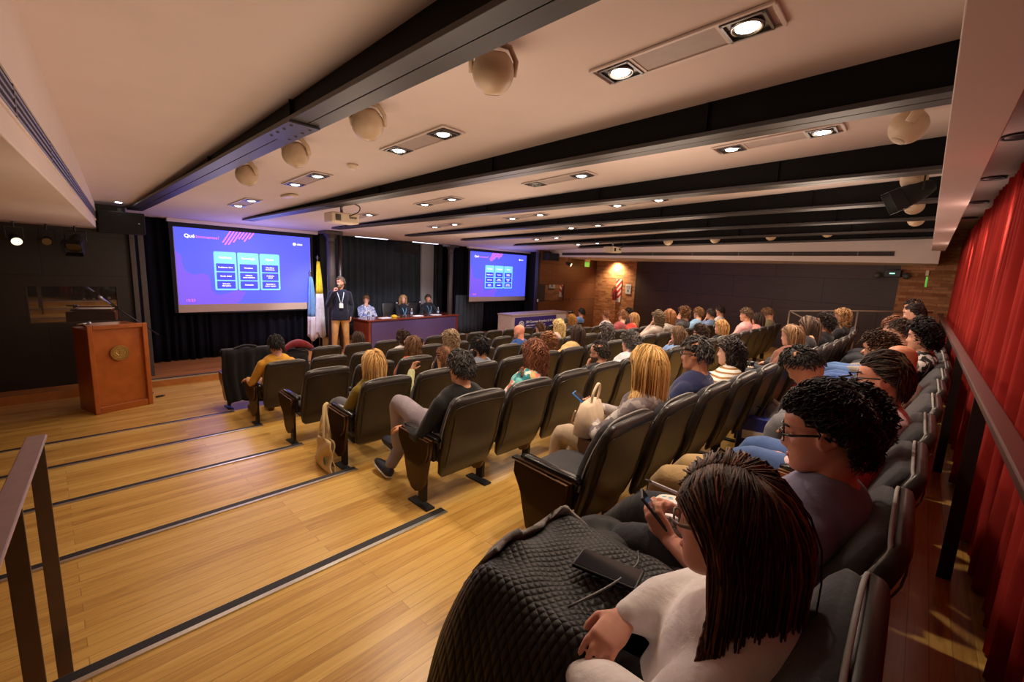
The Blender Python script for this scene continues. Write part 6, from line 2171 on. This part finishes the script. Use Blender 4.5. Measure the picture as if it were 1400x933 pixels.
ph = empty('smartphone', (2.49, 1.63, 1.44), .3, 'phone in a bright blue case held by the blond woman', 'smartphone')
R = rotm(math.radians(35), 0, 0)
MB().box((0, 0, 0), (.076, .15, .012), R=R).build('case', plain('bright_blue', (46, 132, 220), .4), ph, bevel=.004)
MB().box(R @ np.array((0, 0, .0066)), (.068, .14, .001), R=R).build('screen', plain('phone_glass', (26, 26, 34), .06, var=.2, vs=20), ph)

# tote bag hanging at the aisle end of the fourth row
tb = empty('tote_bag', (1.66, 3.84, .408), math.radians(86), 'beige cloth tote bag hanging from the aisle armrest of the blond woman', 'tote bag')
M_CANVAS = cloth('beige_canvas', (204, 178, 132), .9, 300, .08)
G = []
for i in range(17):
    u = i / 16
    row = []
    for j in range(13):
        v = j / 12
        w = .15 + .05 * (1 - v)
        row.append(((u - .5) * 2 * w + .02 * math.sin(v * 5), .035 * math.sin(PI * u) * (1 - .3 * v) + .012 * math.sin(v * 9 + u * 7), .012 + v * .30 + .02 * math.sin(u * 6) * (1 - v)))
    G.append(row)
MB().sheet(np.array(G), .012).build('front_panel', M_CANVAS, tb, True)
G2 = np.array(G); G2[:, :, 1] = -G2[:, :, 1] - .004
MB().sheet(G2, .012, True).build('back_panel', M_CANVAS, tb, True)
for k, oy in enumerate((.03, -.03)):
    MB().tube(smooth_path([(-.05, oy, .30), (-.03, oy * .6, .45), (.02, oy * .2 - .01, .58), (.05, oy * .1 - .04, .605), (.07, oy * .1 - .06, .59), (.075, oy * .6 - .02, .46), (.075, oy, .30)], 5), .004, 6, .014).build('strap', M_CANVAS, tb, True)
MB().ball((-.10, .045, .12), (.03, .004, .04), 12, 8).build('printed_patch', plain('green_patch', (70, 110, 90), .7), tb, True)

# coats over the front row
ct = empty('black_coat', (2.06, 7.36, .05), 0, 'long black coat draped over the front row seat at the aisle', 'coat')
G = []
for i in range(29):
    u = i / 28
    row = []
    for j in range(25):
        v = j / 24
        s = v * 1.45
        f = .018 * math.sin(u * 19 + v * 2) + .012 * math.sin(u * 37 - v * 3)
        if s < .55: y, z = .10 - .02 * s + f, .40 + s * .9
        elif s < .68: a = (s - .55) / .13 * PI; y, z = .09 - .10 * (1 - math.cos(a)) / 2 * 1.4, .895 + .03 * math.sin(a)
        else: q = s - .68; y, z = -.06 - .05 * q + f, .895 - q
        row.append(((u - .5) * (.62 + .1 * math.sin(v * 3)) - .06 * max(0, v - .5) + .02 * math.sin(v * 7), y, max(.06, z) + (.03 * math.sin(u * 7) if v > .9 else 0)))
    G.append(row)
MB().sheet(np.array(G), .014).build('cloth', cloth('black_wool', (16, 16, 18), .95), ct, True)
MB().tube(smooth_path([(-.2, .02, .92), (-.05, .0, .965), (.1, .01, .94)], 5), .035, 10, .02).build('collar', cloth('black_wool', (16, 16, 18), .95), ct, True)
for nm, (x, y, z), rgb, lab in (('maroon_jacket', (2.78, 7.34, .95), (112, 26, 36), 'maroon jacket bundled on top of a front row seat'), ('black_jacket', (2.70, 7.42, .86), (20, 19, 22), 'black jacket hung under the maroon jacket in the front row')):
    jk = empty(nm, (x, y, z), 0, lab, 'jacket')
    m = MB()
    dz = -.06 if nm == 'black_jacket' else 0
    for k in range(5):
        a = k * 1.3
        m.tube(smooth_path([(-.24, .03 * math.sin(a), dz - .05 - .02 * k * (dz < 0)), (-.08, .04 * math.cos(a), .03 + dz), (.08, .05 * math.sin(a + 1), .02 + dz), (.23, .02, dz - .06)], 4), np.concatenate([np.linspace(.03, .065, 7), np.linspace(.065, .03, 6)]), 12)
    if dz: m.tube([(0, -.10, -.05), (0, -.12, -.3), (0, -.1, -.5)], [.2, .24, .22], 16, [.03, .04, .03], 3, up=(0, 1, 0))
    from_mesh('body', fuse(m, .012, 3, .5, nm), cloth(nm, rgb, .8), jk)

# things in the back rows
tm = empty('tumbler', (6.08, 1.50, 1.19), 0, 'dark tumbler covered in pale stickers beside the woman writing', 'tumbler')
MB().lathe([(.035, -.09), (.042, -.08), (.048, .07), (.049, .09)], n=20).build('cup', plain('tumbler_black', (30, 28, 34), .35), tm, True)
s_ = MB()
for i in range(9):
    a = 2.6 + (i % 5) * .5
    s_.ball((.0465 * math.cos(a), .0465 * math.sin(a), -.05 + .045 * (i // 3)), (.014, .014, .016), 8, 6)
s_.build('sticker', plain('sticker_pale', (222, 206, 190), .5), tm, True)
MB().lathe([(.051, .09), (.051, .105), (.03, .115)], n=20).build('lid', plain('tumbler_black', (30, 28, 34), .35), tm, True)
nbk = empty('notebook', (5.75, 1.52, 1.17), .3, 'white and turquoise notebook on the lap of the woman writing', 'notebook')
MB().box((0, 0, 0), (.30, .22, .014), R=rotm(.15, 0, 0)).build('cover', plain('turquoise_cover', (110, 196, 206), .5), nbk, bevel=.003)
MB().box((0, 0, .010), (.28, .20, .006), R=rotm(.15, 0, 0)).build('page', M_PAPER, nbk)
bx = empty('blue_folder', (5.55, 1.72, 1.14), -.2, 'dark blue box folder standing before the woman writing', 'folder')
MB().box((0, 0, 0), (.30, .07, .12)).build('body', plain('royal_blue', (32, 46, 140), .45), bx, bevel=.004)
MB().box((0, 0, .061), (.28, .05, .002)).build('papers', M_PAPER, bx)
bb = empty('blue_carrier_bag', (4.42, .98, .70), .25, 'blue carrier bag on the floor in front of the back row', 'bag')
MB().box((0, 0, .18), (.12, .30, .36), taper=.86).build('body', plain('royal_blue', (32, 46, 140), .45), bb, bevel=.006)
MB().box((-.058, .0, .2), (.004, .2, .08), R=rotm(0, .02, 0)).build('white_mark', plain('mark_white', (220, 220, 232), .5), bb)
MB().tube(smooth_path([(0, -.07, .35), (0, -.05, .45), (0, .05, .45), (0, .07, .35)], 5), .004, 6).build('handle', plain('royal_blue', (32, 46, 140), .45), bb, True)
bp = empty('grey_backpack', (4.95, .97, .70), .2, 'light grey backpack with white trim on the floor before the back row', 'backpack')
MB().tube([(0, 0, .0), (0, 0, .03), (0, 0, .2), (0, .0, .33), (0, 0, .38)], [.10, .14, .15, .13, .07], 20, [.07, .10, .11, .09, .05], 3.2, up=(0, 1, 0)).build('body', cloth('grey_nylon', (150, 146, 148), .7), bp, True)
MB().tube([(0, -.04, .37), (0, -.05, .40), (0, 0, .43), (0, .05, .40), (0, .04, .37)], .012, 8, .02).build('top_band', plain('trim_white', (224, 220, 220), .6), bp, True)
MB().tube([(-.05, -.1, .08), (.0, -.115, .16), (.05, -.1, .24)], .02, 8, .01).build('pink_strap', plain('pink_trim', (210, 110, 130), .6), bp, True)
ob = empty('orange_bag', (5.62, .93, .815), .3, 'orange soft bag on the floor beside the bending man', 'bag')
MB().tube([(-.2, 0, .12), (-.15, 0, .15), (0, 0, .2), (.15, 0, .16), (.2, 0, .12)], [.04, .11, .14, .11, .04], 20, [.06, .13, .19, .14, .06], 2.6).build('body', cloth('orange_nylon', (200, 86, 40), .7), ob, True)
MB().tube(smooth_path([(-.1, -.05, .28), (-.02, -.07, .36), (.08, -.05, .3)], 5), .01, 6, .016).build('strap', cloth('dark_orange', (150, 60, 30), .7), ob, True)
# ------------------------------------------------------------------ lights and camera
def lamp(kind, name, loc, energy, color=(1, 1, 1), rot=(0, 0, 0), **kw):
    d = bpy.data.lights.new(name, kind)
    d.energy, d.color = energy, color
    for k, v in kw.items(): setattr(d, k, v)
    o = bpy.data.objects.new(name, d)
    o.location, o.rotation_euler = loc, rot
    return link(o)


WARM = (1.0, 0.80, 0.60)
for i, (x, y, a, b) in enumerate(FIX):
    for s, on in ((-0.33, a), (0.33, b)):
        if on:
            e = (70 if x > 3 else 54) if y + s < 4.2 else (44 if y + s < 6.6 else 26)
            lamp('SPOT', 'downlight', (x, y + s, zc(y + s) - 0.05), e, WARM, spot_size=math.radians(118), spot_blend=0.75, shadow_soft_size=0.05)
# added fill points without fixtures, standing in for light bounced around the room
for x, y, z, e in ((0.9, 4.6, 2.0, 9), (2.0, 8.2, 1.7, 18), (3.4, 6.2, 2.0, 20), (4.6, 8.6, 1.8, 24), (4.6, 4.2, 2.2, 26), (7.5, 4.2, 2.2, 32), (7.5, 8.2, 1.9, 30), (10.5, 4.4, 2.2, 30), (10.5, 7.9, 2.0, 20), (1.5, 2.1, 2.35, 18), (3.6, 1.7, 2.5, 24), (6.2, 1.0, 2.5, 28), (9.2, 1.2, 2.45, 28)):
    lamp('POINT', 'room_bounce_fill', (x, y, z), e, (1.0, 0.76, 0.58), shadow_soft_size=0.5)
for x, y, zz, e in ((0.7, 3.2, 1.7, 16), (0.9, 6.4, 1.4, 16), (2.3, 4.4, 1.9, 14), (3.9, 2.2, 2.0, 14), (6.0, 5.0, 1.9, 14)):  # added upward fill with no fixture, stands in for bounce onto the ceiling
    lamp('SPOT', 'ceiling_bounce_fill', (x, y, zz), e, (1.0, 0.78, 0.6), (PI, 0, 0), spot_size=math.radians(150), spot_blend=1.0, shadow_soft_size=0.3)
# light the bright screens throw into the room
lamp('POINT', 'screen_glow', (3.2, 10.3, 2.35), 26, (0.42, 0.36, 1.0), shadow_soft_size=0.7)
lamp('POINT', 'screen_glow', (10.9, 10.3, 2.35), 18, (0.42, 0.36, 1.0), shadow_soft_size=0.7)
for x in (5.4, 7.6, 9.8):  # added unseen fill lamps that brighten the ceiling strip above the curtain
    lamp('POINT', 'back_aisle_fill', (x, -0.30, 2.9), 2.2, (1.0, 0.72, 0.6), shadow_soft_size=0.1)
# cove light washing the brick pier by the exit
p = on_right_wall(8.9, 2.80, 0.25)
lamp('SPOT', 'brick_wash', p, 170, (1.0, 0.74, 0.44), (math.radians(-20), 0, RROT), spot_size=math.radians(140), spot_blend=0.6, shadow_soft_size=0.1)
# curtain washers over the back aisle
for x in (3.6, 5.4, 7.2, 9.0):
    lamp('SPOT', 'curtain_wash', (x, -0.14, 2.98), 16, (1.0, 0.78, 0.6), (math.radians(-50), 0, 0), spot_size=math.radians(84), spot_blend=0.8, shadow_soft_size=0.06)
# light over the panel
for x in (5.0, 6.6, 8.3):
    lamp('SPOT', 'panel_light', (x - .4, 9.3, 2.95), 170, (0.95, 0.90, 1.0), (math.radians(38), 0, math.radians(-8)), spot_size=math.radians(70), spot_blend=0.7, shadow_soft_size=0.15)

w = bpy.data.worlds.new('world')
SC.world = w
w.use_nodes = True
w.node_tree.nodes['Background'].inputs[0].default_value = (0.05, 0.045, 0.05, 1)
w.node_tree.nodes['Background'].inputs[1].default_value = 0.3

cam = bpy.data.cameras.new('camera')
cam.sensor_width = 36
cam.lens = 15.379868
cam.clip_start, cam.clip_end = 0.03, 100
co = bpy.data.objects.new('camera', cam)
Rr = np.array([[0.6850675592042056, -0.7271796270113812, 0.04349976305200868], [0.08455923700228143, 0.1386876815632884, 0.9867195459806155], [0.7235552326972587, 0.6722912442105643, -0.15650018592393808]])
m = Matrix.Identity(4)
for i in range(3):
    m[i][0], m[i][1], m[i][2] = Rr[0][i], Rr[1][i], -Rr[2][i]
m.translation = (0, 0, 2.29323)
co.matrix_world = m
link(co)
SC.camera = co
SC.view_settings.view_transform = 'Standard'
SC.view_settings.look = 'None'
SC.view_settings.gamma = 1
SC.view_settings.use_curve_mapping = False
SC.view_settings.exposure = 0.38
cy = SC.cycles
cy.use_denoising = True
cy.max_bounces, cy.diffuse_bounces, cy.glossy_bounces, cy.transmission_bounces = 8, 5, 4, 5
cy.caustics_reflective = cy.caustics_refractive = False
cy.sample_clamp_indirect = 4
